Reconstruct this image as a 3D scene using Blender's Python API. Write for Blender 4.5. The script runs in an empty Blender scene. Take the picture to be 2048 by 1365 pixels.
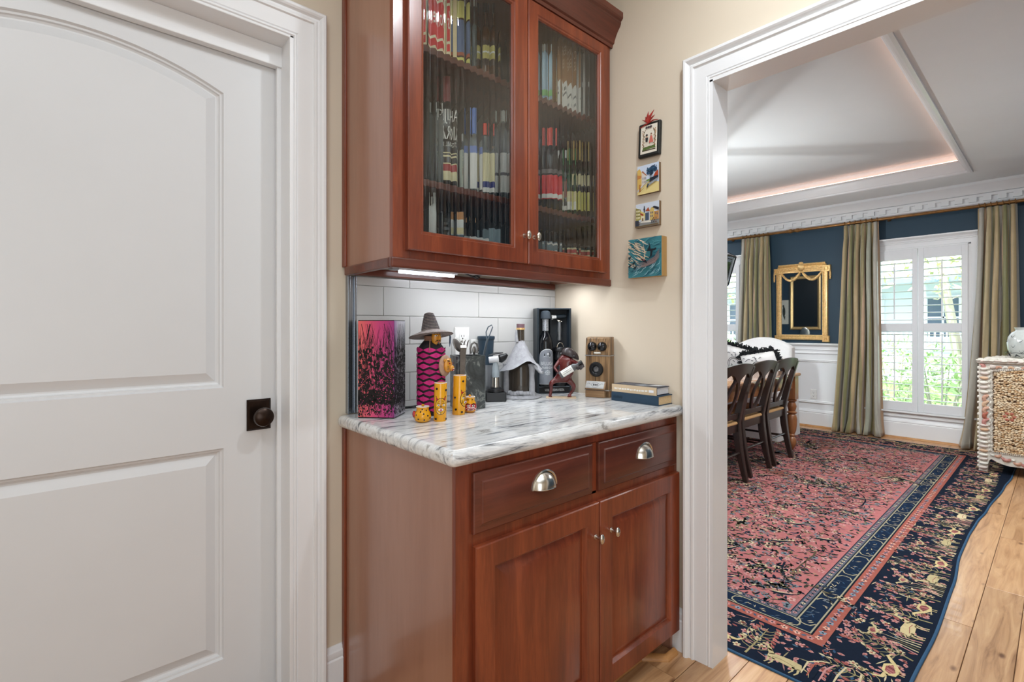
import bpy, bmesh, math, random
from mathutils import Vector, Matrix
R = random.Random(7)
PI = math.pi
sc = bpy.context.scene
col = sc.collection

# ------------------------------------------------------------------ camera, world, lights, exposure
cam_d = bpy.data.cameras.new('camera'); cam = bpy.data.objects.new('camera', cam_d); col.objects.link(cam)
cam.location = (0, 0, 1.2); cam.rotation_euler = (PI/2, 0, math.radians(48.07-90))
cam_d.sensor_width = 36; cam_d.lens = 989.3/2048*36; cam_d.shift_y = -26.5/2048; cam_d.clip_start = 0.02
sc.camera = cam
sc.view_settings.view_transform = 'Standard'; sc.view_settings.look = 'None'
sc.view_settings.gamma = 1; sc.view_settings.use_curve_mapping = False
sc.view_settings.exposure = 0.0
W = bpy.data.worlds.new('world'); sc.world = W; W.use_nodes = True
bg = W.node_tree.nodes['Background']; bg.inputs[0].default_value = (0.78, 0.89, 1.0, 1); bg.inputs[1].default_value = 5.4
def light(name, kind, loc, energy, color=(1,1,1), size=0.1, rot=(0,0,0), size_y=None, spread=None):
    d = bpy.data.lights.new(name, kind); d.energy = energy; d.color = color
    if kind == 'AREA':
        d.size = size
        if size_y: d.shape = 'RECTANGLE'; d.size_y = size_y
        else: d.shape = 'DISK'
        if spread: d.spread = spread
    elif kind == 'SUN': d.angle = size
    else: d.shadow_soft_size = size
    o = bpy.data.objects.new(name, d); col.objects.link(o); o.location = loc; o.rotation_euler = rot
    return o
light('sun', 'SUN', (10, -10, 12), 9.0, (1, .96, .9), .02, (math.radians(40), 0, math.radians(-60)))
light('hall_downlight', 'AREA', (1.12, 0.40, 2.70), 10.5, (.87, .945, 1), .07)
light('hall_downlight', 'AREA', (-.45, 0.15, 2.70), 6, (.87, .945, 1), .14)  # second lamp added to light the hall, none seen
light('hall_ceiling_fill', 'AREA', (0.15, 0.0, 2.69), 19, (.84, .93, 1), 2.0, (0,0,0), 1.6)  # added large soft fill under the ceiling, unseen
light('hall_fill_light', 'AREA', (-1.05, -1.2, 1.25), 34, (.82, .92, 1), 1.6, (math.radians(90), 0, math.radians(-48)), 2.0)  # added soft fill behind the camera; the hall has no window
light('dining_fill', 'AREA', (3.1, 1.2, 2.62), 52, (.89, .955, 1), .9)  # these three are added fills for the dining room, no fixtures seen
light('dining_fill', 'AREA', (4.4, 0.10, 2.62), 44, (.97, .985, 1), .9)
light('dining_fill', 'AREA', (5.4, 3.9, 2.62), 38, (.89, .955, 1), .9)
light('lantern_bulb', 'POINT', (4.35, 2.2, 1.72), 84, (.91, .965, 1), .03)
light('under_cabinet_tube', 'AREA', (1.28, 1.42, 1.392), 2.7, (.90, .95, 1.0), .70, (0,0,0), .03)

# ------------------------------------------------------------------ helpers
class MB:
    def __init__(s): s.v = []; s.f = []; s.c = []; s.col = (.5,.5,.5); s.smooth = True; s.ang = 32
    def quad(s, *p):
        n = len(s.v); s.v += [tuple(q) for q in p]; s.f.append(tuple(range(n, n+len(p)))); s.c.append(s.col)
    def grid(s, rows, closed=False, cap0=False, cap1=False):
        n0 = len(s.v); m = len(rows[0])
        for r in rows: s.v += [tuple(q) for q in r]
        for i in range(len(rows)-1):
            for j in range(m if closed else m-1):
                k = (j+1) % m
                s.f.append((n0+i*m+j, n0+i*m+k, n0+(i+1)*m+k, n0+(i+1)*m+j)); s.c.append(s.col)
        if cap0: s.f.append(tuple(n0+j for j in reversed(range(m)))); s.c.append(s.col)
        if cap1: s.f.append(tuple(n0+(len(rows)-1)*m+j for j in range(m))); s.c.append(s.col)
    def box(s, x0, x1, y0, y1, z0, z1):
        a = [(x0,y0),(x1,y0),(x1,y1),(x0,y1)]
        s.grid([[(x,y,z0) for x,y in a],[(x,y,z1) for x,y in a]], True, True, True); return s
    def prism(s, pts, a, b, f):
        s.grid([[f(u,v,a) for u,v in pts],[f(u,v,b) for u,v in pts]], True, True, True); return s
    def lathe(s, prof, cx=0, cy=0, n=20, cap=True, a0=0, a1=None):
        rows = []
        if a1 is None:
            for r,z in prof: rows.append([(cx+r*math.cos(2*PI*i/n), cy+r*math.sin(2*PI*i/n), z) for i in range(n)])
            s.grid(rows, True, cap, cap)
        else:
            for r,z in prof: rows.append([(cx+r*math.cos(a0+(a1-a0)*i/n), cy+r*math.sin(a0+(a1-a0)*i/n), z) for i in range(n+1)])
            s.grid(rows)
        return s
    def tube(s, pts, r, n=8, cap=True, flat=1.0):
        P = [Vector(p) for p in pts]; rows = []; up = None
        for i,p in enumerate(P):
            t = (P[min(i+1,len(P)-1)] - P[max(i-1,0)]).normalized()
            if up is None:
                up = Vector((0,0,1)) if abs(t.z) < .9 else Vector((1,0,0))
            b = t.cross(up)
            if b.length < 1e-6: b = t.orthogonal()
            b.normalize(); up = b.cross(t).normalized()
            rr = r[i] if isinstance(r,(list,tuple)) else r
            rows.append([p + rr*(math.cos(2*PI*k/n)*b + flat*math.sin(2*PI*k/n)*up) for k in range(n)])
        s.grid(rows, True, cap, cap); return s
    def ell(s, c, rad, nu=12, nv=8, M=None):
        rows = []
        for i in range(1, nv):
            th = PI*i/nv
            row = []
            for j in range(nu):
                ph = 2*PI*j/nu
                p = Vector((rad[0]*math.sin(th)*math.cos(ph), rad[1]*math.sin(th)*math.sin(ph), -rad[2]*math.cos(th)))
                if M: p = M @ p
                row.append(p + Vector(c))
            rows.append(row)
        s.grid(rows, True, True, True); return s
    def xf(s, M, i0=0):
        s.v = s.v[:i0] + [tuple(M @ Vector(p)) for p in s.v[i0:]]; return s
    def mesh(s, name, off=None):
        me = bpy.data.meshes.new(name)
        v = s.v if off is None else [(p[0]-off[0], p[1]-off[1], p[2]-off[2]) for p in s.v]
        me.from_pydata(v, [], s.f); me.update()
        if s.smooth:
            me.shade_smooth(); me.set_sharp_from_angle(angle=math.radians(s.ang))
        return me

def root_off(p):
    o = Vector((0,0,0))
    while p: o += p.location; p = p.parent
    return o
def obj(name, mb, mat, parent=None, w=True, bevel=0, kind=None, label=None, recalc=True, colattr=False):
    """one mesh object; w=True: the vertices are world coordinates"""
    off = root_off(parent) if (w and parent) else None
    me = mb.mesh(name, off)
    if recalc:
        b = bmesh.new(); b.from_mesh(me); bmesh.ops.recalc_face_normals(b, faces=b.faces); b.to_mesh(me); b.free()
    if colattr:
        a = me.color_attributes.new('Col', 'FLOAT_COLOR', 'CORNER')
        buf = []
        for f, c in zip(mb.f, mb.c):
            buf += [c[0], c[1], c[2], 1.0]*len(f)
        a.data.foreach_set('color', buf)
    me.materials.append(mat)
    o = bpy.data.objects.new(name, me); col.objects.link(o)
    if parent: o.parent = parent
    if bevel:
        m = o.modifiers.new('bevel', 'BEVEL'); m.width = bevel; m.segments = 2; m.limit_method = 'ANGLE'; m.angle_limit = math.radians(40)
        m.harden_normals = False
    if kind: o['kind'] = kind
    if label: o['label'] = label
    return o
def thing(name, label, cat, loc=(0,0,0), rotz=0, group=None):
    o = bpy.data.objects.new(name, None); col.objects.link(o); o.empty_display_size = .05
    o.location = loc; o.rotation_euler = (0,0,rotz); o['label'] = label; o['category'] = cat
    if group: o['group'] = group
    return o
def tag(o, label, cat, group=None):
    o['label'] = label; o['category'] = cat
    if group: o['group'] = group
    return o
def struct(name, mb, mat, bevel=0, parent=None):
    o = obj(name, mb, mat, parent, True, bevel)
    if not parent: o['kind'] = 'structure'
    return o
def copy_tree(o, parent=None):
    c = o.copy(); col.objects.link(c)
    if parent: c.parent = parent
    for ch in list(o.children): copy_tree(ch, c)
    return c
def lin(r, g, b):
    f = lambda x: (x/255/12.92) if x/255 <= .04045 else ((x/255+.055)/1.055)**2.4
    return (f(r), f(g), f(b))

# ------------------------------------------------------------------ materials
def nodes(name):
    m = bpy.data.materials.new(name); m.use_nodes = True
    nt = m.node_tree; return m, nt, nt.nodes['Principled BSDF']
def N(nt, t, **kw):
    n = nt.nodes.new(t)
    for k, v in kw.items(): setattr(n, k, v)
    return n
def ramp(nt, fac, stops):
    r = N(nt, 'ShaderNodeValToRGB'); e = r.color_ramp.elements
    while len(e) < len(stops): e.new(.5)
    for i, (p, c) in enumerate(stops): e[i].position = p; e[i].color = (*c, 1)
    nt.links.new(fac, r.inputs[0]); return r.outputs[0]
def noise(nt, scale, detail=3, rough=.5, vec=None, dist=0):
    n = N(nt, 'ShaderNodeTexNoise'); n.inputs['Scale'].default_value = scale; n.inputs['Detail'].default_value = detail
    n.inputs['Roughness'].default_value = rough; n.inputs['Distortion'].default_value = dist
    if vec is not None: nt.links.new(vec, n.inputs['Vector'])
    return n.outputs['Fac']
def mapping(nt, scale, coord='Object', rot=(0,0,0), extra=None):
    t = N(nt, 'ShaderNodeTexCoord'); m = N(nt, 'ShaderNodeMapping'); m.inputs['Scale'].default_value = scale
    m.inputs['Rotation'].default_value = rot
    src = t.outputs[coord]
    if extra is not None:
        a = N(nt, 'ShaderNodeVectorMath', operation='ADD'); nt.links.new(src, a.inputs[0]); nt.links.new(extra, a.inputs[1]); src = a.outputs[0]
    nt.links.new(src, m.inputs[0]); return m.outputs[0]
def bump(nt, p, fac, strength=.2, dist=.002):
    b = N(nt, 'ShaderNodeBump'); b.inputs['Strength'].default_value = strength; b.inputs['Distance'].default_value = dist
    nt.links.new(fac, b.inputs['Height']); nt.links.new(b.outputs[0], p.inputs['Normal'])
def plain(name, c, rough=.5, metal=0, spec=.5, coat=0, var=.06, scale=30, bmp=0, sheen=0, trans=0, ior=1.45):
    m, nt, p = nodes(name)
    p.inputs['Roughness'].default_value = rough; p.inputs['Metallic'].default_value = metal
    p.inputs['Specular IOR Level'].default_value = spec; p.inputs['Coat Weight'].default_value = coat
    p.inputs['Sheen Weight'].default_value = sheen; p.inputs['Transmission Weight'].default_value = trans; p.inputs['IOR'].default_value = ior
    v = mapping(nt, (1,1,1)); f = noise(nt, scale, 4, .6, v)
    lo = tuple(max(0, x*(1-var)) for x in c); hi = tuple(min(1, x*(1+var)) for x in c)
    nt.links.new(ramp(nt, f, [(.3, lo), (.7, hi)]), p.inputs['Base Color'])
    if bmp: bump(nt, p, f, bmp)
    return m
def wood(name, dark, mid, light_, grain=(9,9,.7), rough=.3, coat=.14, scale=3.0, spec=.5):
    m, nt, p = nodes(name)
    v = mapping(nt, grain); f = noise(nt, scale, 6, .62, v, .6)
    g = noise(nt, scale*9, 3, .6, v, .2)
    mx = N(nt, 'ShaderNodeMath', operation='MULTIPLY_ADD'); nt.links.new(g, mx.inputs[0]); mx.inputs[1].default_value = .3; nt.links.new(f, mx.inputs[2])
    nt.links.new(ramp(nt, mx.outputs[0], [(.34, dark), (.62, mid), (.94, light_)]), p.inputs['Base Color'])
    p.inputs['Roughness'].default_value = rough; p.inputs['Coat Weight'].default_value = coat; p.inputs['Coat Roughness'].default_value = .12
    p.inputs['Specular IOR Level'].default_value = spec
    bump(nt, p, g, .06, .001)
    return m
def colmat(name, rough=.6, spec=.4, coat=0, var=0, sheen=0, vscale=20):
    m, nt, p = nodes(name)
    a = N(nt, 'ShaderNodeAttribute', attribute_name='Col')
    out = a.outputs['Color']
    if var:
        f = noise(nt, vscale, 4, .6, mapping(nt, (1,1,1)))
        mr = N(nt, 'ShaderNodeMapRange'); nt.links.new(f, mr.inputs[0]); mr.inputs[1].default_value=.3; mr.inputs[2].default_value=.7
        mr.inputs[3].default_value = 1-var; mr.inputs[4].default_value = 1+var
        x = N(nt, 'ShaderNodeVectorMath', operation='SCALE'); nt.links.new(out, x.inputs[0]); nt.links.new(mr.outputs[0], x.inputs['Scale']); out = x.outputs[0]
    nt.links.new(out, p.inputs['Base Color'])
    p.inputs['Roughness'].default_value = rough; p.inputs['Specular IOR Level'].default_value = spec; p.inputs['Coat Weight'].default_value = coat; p.inputs['Sheen Weight'].default_value = sheen
    return m
def emit(name, c, s):
    m, nt, p = nodes(name); p.inputs['Base Color'].default_value = (*c,1); p.inputs['Emission Color'].default_value = (*c,1); p.inputs['Emission Strength'].default_value = s
    return m
def glassmat(name, c=(1,1,1), rough=0.0, ior=1.45):
    m, nt, p = nodes(name); p.inputs['Base Color'].default_value = (*c,1); p.inputs['Transmission Weight'].default_value = 1; p.inputs['Roughness'].default_value = rough; p.inputs['IOR'].default_value = ior
    return m

def thinglass(name):
    m = bpy.data.materials.new(name); m.use_nodes = True; nt = m.node_tree; nt.nodes.remove(nt.nodes['Principled BSDF'])
    tr = N(nt, 'ShaderNodeBsdfTransparent'); tr.inputs[0].default_value = (.97,.985,.98,1); gl = N(nt, 'ShaderNodeBsdfGlossy'); gl.inputs['Roughness'].default_value = .02
    lw = N(nt, 'ShaderNodeLayerWeight'); lw.inputs[0].default_value = .12; mx = N(nt, 'ShaderNodeMixShader')
    nt.links.new(lw.outputs['Fresnel'], mx.inputs[0]); nt.links.new(tr.outputs[0], mx.inputs[1]); nt.links.new(gl.outputs[0], mx.inputs[2]); nt.links.new(mx.outputs[0], nt.nodes['Material Output'].inputs[0])
    return m
M_tan = plain('tan_wall_paint', lin(217,203,183), .75, var=.015, scale=3)
M_blue = plain('deep_blue_wall_paint', lin(36,62,80), .55, var=.05, scale=2)
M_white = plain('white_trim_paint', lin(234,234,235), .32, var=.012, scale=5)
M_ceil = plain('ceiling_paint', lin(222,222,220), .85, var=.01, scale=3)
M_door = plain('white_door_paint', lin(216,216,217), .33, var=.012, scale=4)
M_cherry = wood('cherry_stain', lin(86,36,20), lin(118,54,31), lin(154,76,43), rough=.28, scale=2.2)
M_cherry_h = wood('cherry_stain_horizontal', lin(72,34,23), lin(96,47,33), lin(122,62,44), grain=(.7,9,9), rough=.28, scale=2.2)  # same stain; the drawers' dimmer lighting is put into a darker colour
M_cherry_sheen = wood('cherry_side_sheen', lin(144,101,82), lin(158,113,92), lin(170,126,106), grain=(3,3,.3), rough=.3, coat=.5, scale=2)  # same cherry; the greyish sheen of the sides is put into a paler colour
M_tile = plain('glazed_white_tile', lin(194,193,191), .12, var=.01, scale=6)
M_grout = plain('grout', lin(184,183,181), .9, var=.03)
M_steel = plain('brushed_nickel', lin(205,200,190), .22, 1, var=.04, scale=60)
M_steel2 = plain('satin_steel_strip', lin(150,155,162), .25, .9, var=.04, scale=40)
M_bronze = plain('oil_rubbed_bronze', lin(48,36,30), .3, .8, var=.2, scale=25)
M_gold = plain('gilt', lin(236,198,136), .34, .6, var=.2, scale=60, bmp=.3)
M_rod = plain('antique_gold_rod', lin(138,98,54), .35, .5, var=.2, scale=30)
M_black = plain('black_plastic', lin(22,22,24), .35, var=.1)
M_print = colmat('flat_print', .55)
M_gloss = colmat('glazed_print', .18, .5, .4)
M_glass = glassmat('clear_glass')
M_darkchair = wood('ebonised_chair_wood', lin(24,15,12), lin(36,23,19), lin(52,35,28), grain=(6,6,1), rough=.33, coat=.2)
def zebra(name):
    m, nt, p = nodes(name); f = noise(nt, 3.0, 3, .5, mapping(nt, (38,38,.8)), .5)
    nt.links.new(ramp(nt, f, [(.38, lin(70,52,36)), (.47, lin(128,98,66)), (.55, lin(156,124,88)), (.63, lin(104,76,50)), (.72, lin(150,118,82))]), p.inputs['Base Color']); p.inputs['Roughness'].default_value = .4
    return m
M_pine = wood('table_pine', lin(130,84,54), lin(162,110,72), lin(190,140,98), grain=(1,8,8), rough=.3)
M_pine_v = wood('turned_leg_pine', lin(108,64,36), lin(146,92,54), lin(170,114,72), grain=(6,6,1.2), rough=.3)
M_cane = plain('woven_rush', lin(182,140,92), .8, var=.25, scale=120, bmp=.6)
M_linen = plain('white_linen', lin(226,222,220), .9, var=.03, scale=80, bmp=.15, sheen=.3)
M_shoe = wood('oak_shoe_moulding', lin(150,98,52), lin(184,130,76), lin(206,156,100), grain=(2,2,8), rough=.35)

def plankmat():
    m, nt, p = nodes('pale_knotty_floor_wood')
    oi = N(nt, 'ShaderNodeObjectInfo'); sc_ = N(nt, 'ShaderNodeVectorMath', operation='SCALE'); cx = N(nt, 'ShaderNodeCombineXYZ')
    for i in range(3): nt.links.new(oi.outputs['Random'], cx.inputs[i])
    nt.links.new(cx.outputs[0], sc_.inputs[0]); sc_.inputs['Scale'].default_value = 37
    v = mapping(nt, (1.2,13,13), extra=sc_.outputs[0]); f = noise(nt, 2.2, 6, .6, v, 1.2)
    base = ramp(nt, f, [(.25, lin(140,98,62)), (.45, lin(186,140,98)), (.62, lin(204,160,116)), (.85, lin(222,184,142))])
    v2 = mapping(nt, (5,11,1), extra=sc_.outputs[0])
    vo = N(nt, 'ShaderNodeTexVoronoi'); vo.inputs['Scale'].default_value = 1.0; nt.links.new(v2, vo.inputs['Vector'])
    kn = ramp(nt, vo.outputs['Distance'], [(.05, (1,1,1)), (.14, (0,0,0))])
    mx = N(nt, 'ShaderNodeMix', data_type='RGBA'); nt.links.new(kn, mx.inputs[0]); nt.links.new(base, mx.inputs[6]); mx.inputs[7].default_value = (*lin(112,70,42),1)
    mr = N(nt, 'ShaderNodeMapRange'); nt.links.new(oi.outputs['Random'], mr.inputs[0]); mr.inputs[3].default_value = .82; mr.inputs[4].default_value = 1.08
    x = N(nt, 'ShaderNodeVectorMath', operation='SCALE'); nt.links.new(mx.outputs[2], x.inputs[0]); nt.links.new(mr.outputs[0], x.inputs['Scale'])
    nt.links.new(x.outputs[0], p.inputs['Base Color']); p.inputs['Roughness'].default_value = .3; p.inputs['Coat Weight'].default_value = .15
    bump(nt, p, f, .12, .002)
    return m
M_plank = plankmat()
def granitemat():
    m, nt, p = nodes('veined_granite')
    v = mapping(nt, (2.2,13,9), rot=(0,0,math.radians(28)))
    f = noise(nt, 1.5, 9, .66, v, 1.8)
    base = ramp(nt, f, [(.28, lin(70,72,76)), (.36, lin(128,130,133)), (.43, lin(198,199,200)), (.53, lin(232,232,231)), (.60, lin(214,213,210)), (.65, lin(160,157,153)), (.72, lin(220,219,217)), (.84, lin(112,106,100))])
    f2 = noise(nt, 5, 5, .6, mapping(nt, (2,9,8), rot=(0,0,math.radians(28))), .8)
    k = ramp(nt, f2, [(.66, (0,0,0)), (.72, (1,1,1))])
    mx = N(nt, 'ShaderNodeMix', data_type='RGBA'); nt.links.new(k, mx.inputs[0]); nt.links.new(base, mx.inputs[6]); mx.inputs[7].default_value = (*lin(190,176,164),1)
    nt.links.new(mx.outputs[2], p.inputs['Base Color']); p.inputs['Roughness'].default_value = .07
    return m
M_granite = granitemat()

# ------------------------------------------------------------------ lettering (flat outlines of the built-in typeface)
_tc = {}
def letters(s, shear=0):
    if (s, shear) in _tc: return _tc[(s, shear)]
    cu = bpy.data.curves.new('t', 'FONT'); cu.body = s; cu.size = 1; cu.shear = shear; cu.resolution_u = 2
    o = bpy.data.objects.new('t', cu); col.objects.link(o)
    dg = bpy.context.evaluated_depsgraph_get(); me = bpy.data.meshes.new_from_object(o.evaluated_get(dg))
    v = [tuple(p.co) for p in me.vertices]; f = [tuple(p.vertices) for p in me.polygons]
    bpy.data.objects.remove(o); bpy.data.curves.remove(cu); bpy.data.meshes.remove(me)
    x0 = min(p[0] for p in v); x1 = max(p[0] for p in v); y0 = min(p[1] for p in v); y1 = max(p[1] for p in v)
    v = [((p[0]-x0)/(x1-x0), (p[1]-y0)/(y1-y0)) for p in v]
    _tc[(s, shear)] = (v, f); return v, f

class Print:
    """flat coloured shapes in (u, v), each a hair above the one before; f maps (u, v, layer) to space"""
    def __init__(s, f): s.f = f; s.mb = MB(); s.mb.smooth = False; s.k = 0
    def poly(s, pts, c, k=None):
        if k is None: s.k += 1; k = s.k
        s.mb.col = c; s.mb.quad(*[s.f(u, v, k) for u, v in pts])
    def rect(s, u0, u1, v0, v1, c, k=None): s.poly([(u0,v0),(u1,v0),(u1,v1),(u0,v1)], c, k)
    def ell(s, u, v, ru, rv, c, k=None, n=12, a=0):
        ca, sa = math.cos(a), math.sin(a)
        s.poly([(u+ru*math.cos(2*PI*i/n)*ca-rv*math.sin(2*PI*i/n)*sa, v+ru*math.cos(2*PI*i/n)*sa+rv*math.sin(2*PI*i/n)*ca) for i in range(n)], c, k)
    def stroke(s, pts, w, c, k=None):
        if k is None: s.k += 1; k = s.k
        n = len(pts); L = []; Q = []
        for i, (u, v) in enumerate(pts):
            a = pts[max(i-1,0)]; b = pts[min(i+1,n-1)]
            d = (b[0]-a[0], b[1]-a[1]); l = math.hypot(*d) or 1
            ww = (w[i] if isinstance(w,(list,tuple)) else w)/2
            L.append((u-d[1]/l*ww, v+d[0]/l*ww)); Q.append((u+d[1]/l*ww, v-d[0]/l*ww))
        s.mb.col = c
        for i in range(n-1):
            s.mb.quad(*[s.f(p[0],p[1],k) for p in (L[i], Q[i], Q[i+1], L[i+1])])
    def text(s, t, u0, u1, v0, v1, c, shear=0, k=None):
        v, f = letters(t, shear)
        if k is None: s.k += 1; k = s.k
        n = len(s.mb.v); s.mb.v += [tuple(s.f(u0+(u1-u0)*a, v0+(v1-v0)*b, k)) for a, b in v]
        for g in f: s.mb.f.append(tuple(n+i for i in g)); s.mb.c.append(c)
    def build(s, name, parent, mat=None, w=True, label=None):
        return obj(name, s.mb, mat or M_print, parent, w, 0, None, label, False, True)

def rloft(mb, x0, x1, z0, z1, steps, f, cap=True):
    """nested rectangles: steps = (inset, depth)"""
    rows = []
    for i, d in steps: rows.append([f(x0+i, z0+i, d), f(x1-i, z0+i, d), f(x1-i, z1-i, d), f(x0+i, z1-i, d)])
    mb.grid(rows, True, False, cap); return mb
def casing(mb, a0, a1, zt, prof, f, z0=0.0):
    for i in range(len(prof)-1):
        (w0, d0), (w1, d1) = prof[i], prof[i+1]
        r = []
        for w_, d_ in ((w0,d0),(w1,d1)):
            r.append([f(a0-w_, z0, d_), f(a0-w_, zt+w_, d_), f(a1+w_, zt+w_, d_), f(a1+w_, z0, d_)])
        mb.grid(r)
    return mb
def extr(mb, prof, a, b, f):
    """profile (d, z) run from a to b"""
    mb.grid([[f(a, d, z) for d, z in prof], [f(b, d, z) for d, z in prof]], True, True, True); return mb
CAS = [(0,0),(0,.013),(.003,.017),(.007,.017),(.010,.013),(.013,.016),(.055,.019),(.058,.019),(.060,.025),(.066,.026),(.070,.022),(.076,.023),(.080,.031),(.085,.035),(.092,.035),(.097,.030),(.097,0)]

# ================================================================== SETTING: hall and dining room shell
CEIL_D = 2.64
fl = MB(); fl.box(-1.4, 6.9, -1.8, 1.9, -.12, -.006); fl.box(1.7, 6.9, 1.9, 4.8, -.12, -.006)
M_sub = plain('subfloor', lin(120,84,54), .8)
floor = struct('floor', fl, M_sub)
def planks():
    rr = random.Random(3); w = .1285; y = -1.43
    row = 0
    while y < 1.6:
        x = -.9 - rr.random()*1.2
        while x < 6.74:
            L = rr.choice((.75, 1.0, 1.25, 1.6, 1.9))*rr.uniform(.9, 1.1)
            xa, xb = max(x, -1.3), min(x+L, 6.74); x += L
            if xb-xa < .05: continue
            ya, yb = y, y+w
            if yb > 1.59: continue
            if ya < -1.0 and xa < 2.5: continue          # behind the viewpoint
            if ya < -.32 and xa > 1.75: continue         # past the dining room side wall
            if ya > .42 and xa > 1.95: continue          # under the rug
            if xa < .55 and ya > 1.0 and xb < .6: pass
            mb = MB(); mb.smooth = False
            g = .0011
            mb.box(xa+g, xb-g, ya+g, yb-g, -.006, rr.uniform(-.0004, .0004))
            obj('plank', mb, M_plank, floor, True, .0013)
        y += w; row += 1
    for i in range(6):                                   # between the rug and the window wall
        pass
planks()
mb = MB(); mb.smooth = False; mb.box(6.42, 6.745, .42, 3.9, -.006, 0.0); obj('plank', mb, M_plank, floor, True, .001)

wb = MB(); wb.smooth = False
wb.box(-1.3, -.46, 1.60, 1.72, 0, 2.74); wb.box(.519, 1.80, 1.60, 1.72, 0, 2.74); wb.box(-.46, .519, 1.60, 1.72, 2.10, 2.74)
wall_back = struct('wall_back', wb, M_tan)
wr = MB(); wr.smooth = False
wr.box(1.70, 1.79, .832, 1.60, 0, 2.74); wr.box(1.70, 1.79, -.49, .832, 2.08, 2.74); wr.box(1.70, 1.79, -1.8, -.49, 0, 2.74)
struct('wall_right', wr, M_tan)
w2 = MB(); w2.smooth = False; w2.box(-1.42, -1.30, -1.8, 1.72, 0, 2.74); struct('wall_left', w2, M_tan)
w2 = MB(); w2.smooth = False; w2.box(-1.42, 1.79, -1.92, -1.8, 0, 2.74); struct('wall_rear', w2, M_tan)
w2 = MB(); w2.smooth = False; w2.box(-1.42, 1.79, -1.92, 1.75, 2.74, 2.90); struct('ceiling_hall', w2, M_ceil)['kind'] = 'structure'
# a closet closes the space behind the panelled door
w2 = MB(); w2.smooth = False; w2.box(-.6, .7, 1.735, 1.75, 0, 2.3); struct('wall_closet', w2, M_tan)

# door casings
tr = MB(); casing(tr, -.46, .519, 2.10, CAS, lambda a, z, d: (a, 1.60-d, z)); 
struct('trim_1', tr, M_white)
tr = MB(); casing(tr, -.49, .832, 2.08, [(0.0,.0)]+[(w, d-.002) for w, d in CAS[1:-1]]+[(.097,0)], lambda a, z, d: (1.70-d, a, z))
tr.box(1.687, 1.80, .822, .8365, 0, 2.075); tr.box(1.687, 1.80, -.496, -.48, 0, 2.075); tr.box(1.687, 1.80, -.496, .8365, 2.068, 2.084)
casing(tr, -.49, .832, 2.08, CAS, lambda a, z, d: (1.79+d, a, z))
struct('trim_2', tr, M_white)
tr = MB(); tr.smooth = False                                              # jamb and stops of the panelled door
tr.box(.507, .519, 1.585, 1.72, 0, 2.10); tr.box(-.46, -.448, 1.585, 1.72, 0, 2.10); tr.box(-.46, .519, 1.585, 1.72, 2.092, 2.10)
tr.box(.495, .508, 1.668, 1.687, 0, 2.092); tr.box(-.449, -.437, 1.668, 1.687, 0, 2.092); tr.box(-.449, .508, 1.660, 1.687, 2.028, 2.092)
struct('trim_3', tr, M_white, .002)

# ---- panelled door
YD = 1.69
fd = lambda a, z, d: (a, YD-d, z)
dm = MB(); dm.ang = 20
xl, xr, sl, sr = -.29, .35, -.437, .4985
xc = (xl+xr)/2; RA = .729; zpk = 1.981; zca = zpk-RA
def outl(i, zb, arch, zt):
    p = [(xl+i, zb+i), (xr-i, zb+i)]
    if arch:
        n = 18
        for k in range(n+1):
            x = (xr-i)+((xl+i)-(xr-i))*k/n; p.append((x, zca+math.sqrt((RA-i)**2-(x-xc)**2)))
    else: p += [(xr-i, zt-i), (xl+i, zt-i)]
    return p
prof = [(0,0),(.004,-.007),(.009,-.008),(.011,-.013),(.016,-.016),(.020,-.016),(.046,-.004)]
for zb, ar, zt in ((1.019, True, 0), (.201, False, .837)):
    dm.grid([[fd(x, z, d) for x, z in outl(i, zb, ar, zt)] for i, d in prof], True, False, True)
Q = lambda a, b, c_, d_: dm.quad(fd(a, c_, 0), fd(b, c_, 0), fd(b, d_, 0), fd(a, d_, 0))
Q(sl, xl, .012, 2.03); Q(xr, sr, .012, 2.03); Q(xl, xr, .012, .201); Q(xl, xr, .837, 1.019)
arc = outl(0, 1.019, True, 0)[2:]
for k in range(len(arc)-1):
    (a, za), (b, zb_) = arc[k], arc[k+1]
    dm.quad(fd(a, za, 0), fd(b, zb_, 0), fd(b, 2.03, 0), fd(a, 2.03, 0))
dm.quad(fd(sr, .012, 0), fd(sr, .012, -.035), fd(sr, 2.03, -.035), fd(sr, 2.03, 0))
dm.quad(fd(sl, .012, 0), fd(sl, .012, -.035), fd(sl, 2.03, -.035), fd(sl, 2.03, 0))
dm.quad(fd(sl, 2.03, 0), fd(sr, 2.03, 0), fd(sr, 2.03, -.035), fd(sl, 2.03, -.035))
dm.quad(fd(sl, .012, -.035), fd(sr, .012, -.035), fd(sr, 2.03, -.035), fd(sl, 2.03, -.035))
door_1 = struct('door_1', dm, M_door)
k = MB(); rloft(k, .412, .481, .880, .976, [(0,0),(0,.004),(.006,.010),(.009,.010)], fd)
obj('rosette', k, M_bronze, door_1, label='square bevelled dark bronze rosette')
k = MB(); k.lathe([(.012,.008),(.011,.03),(.016,.036),(.026,.043),(.0295,.053),(.027,.062),(.018,.068),(.0,.070)], n=24)
k.xf(Matrix.Translation((.4475, YD, .926)) @ Matrix.Rotation(PI/2, 4, 'X')); obj('door_knob', k, M_bronze, door_1, label='round dark bronze door knob')

# baseboards of the hall
BB = [(0,0),(.015,0),(.015,.112),(.011,.117),(.013,.121),(.012,.138),(.008,.143),(.007,.150),(.003,.156),(0,.156)]
b = MB(); extr(b, BB, .616, .684, lambda a, d, z: (a, 1.60-d, z)); struct('baseboard_back', b, M_white)
b = MB(); extr(b, BB, .93, 1.03, lambda a, d, z: (1.70-d, a, z)); struct('baseboard_right', b, M_white)

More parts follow.
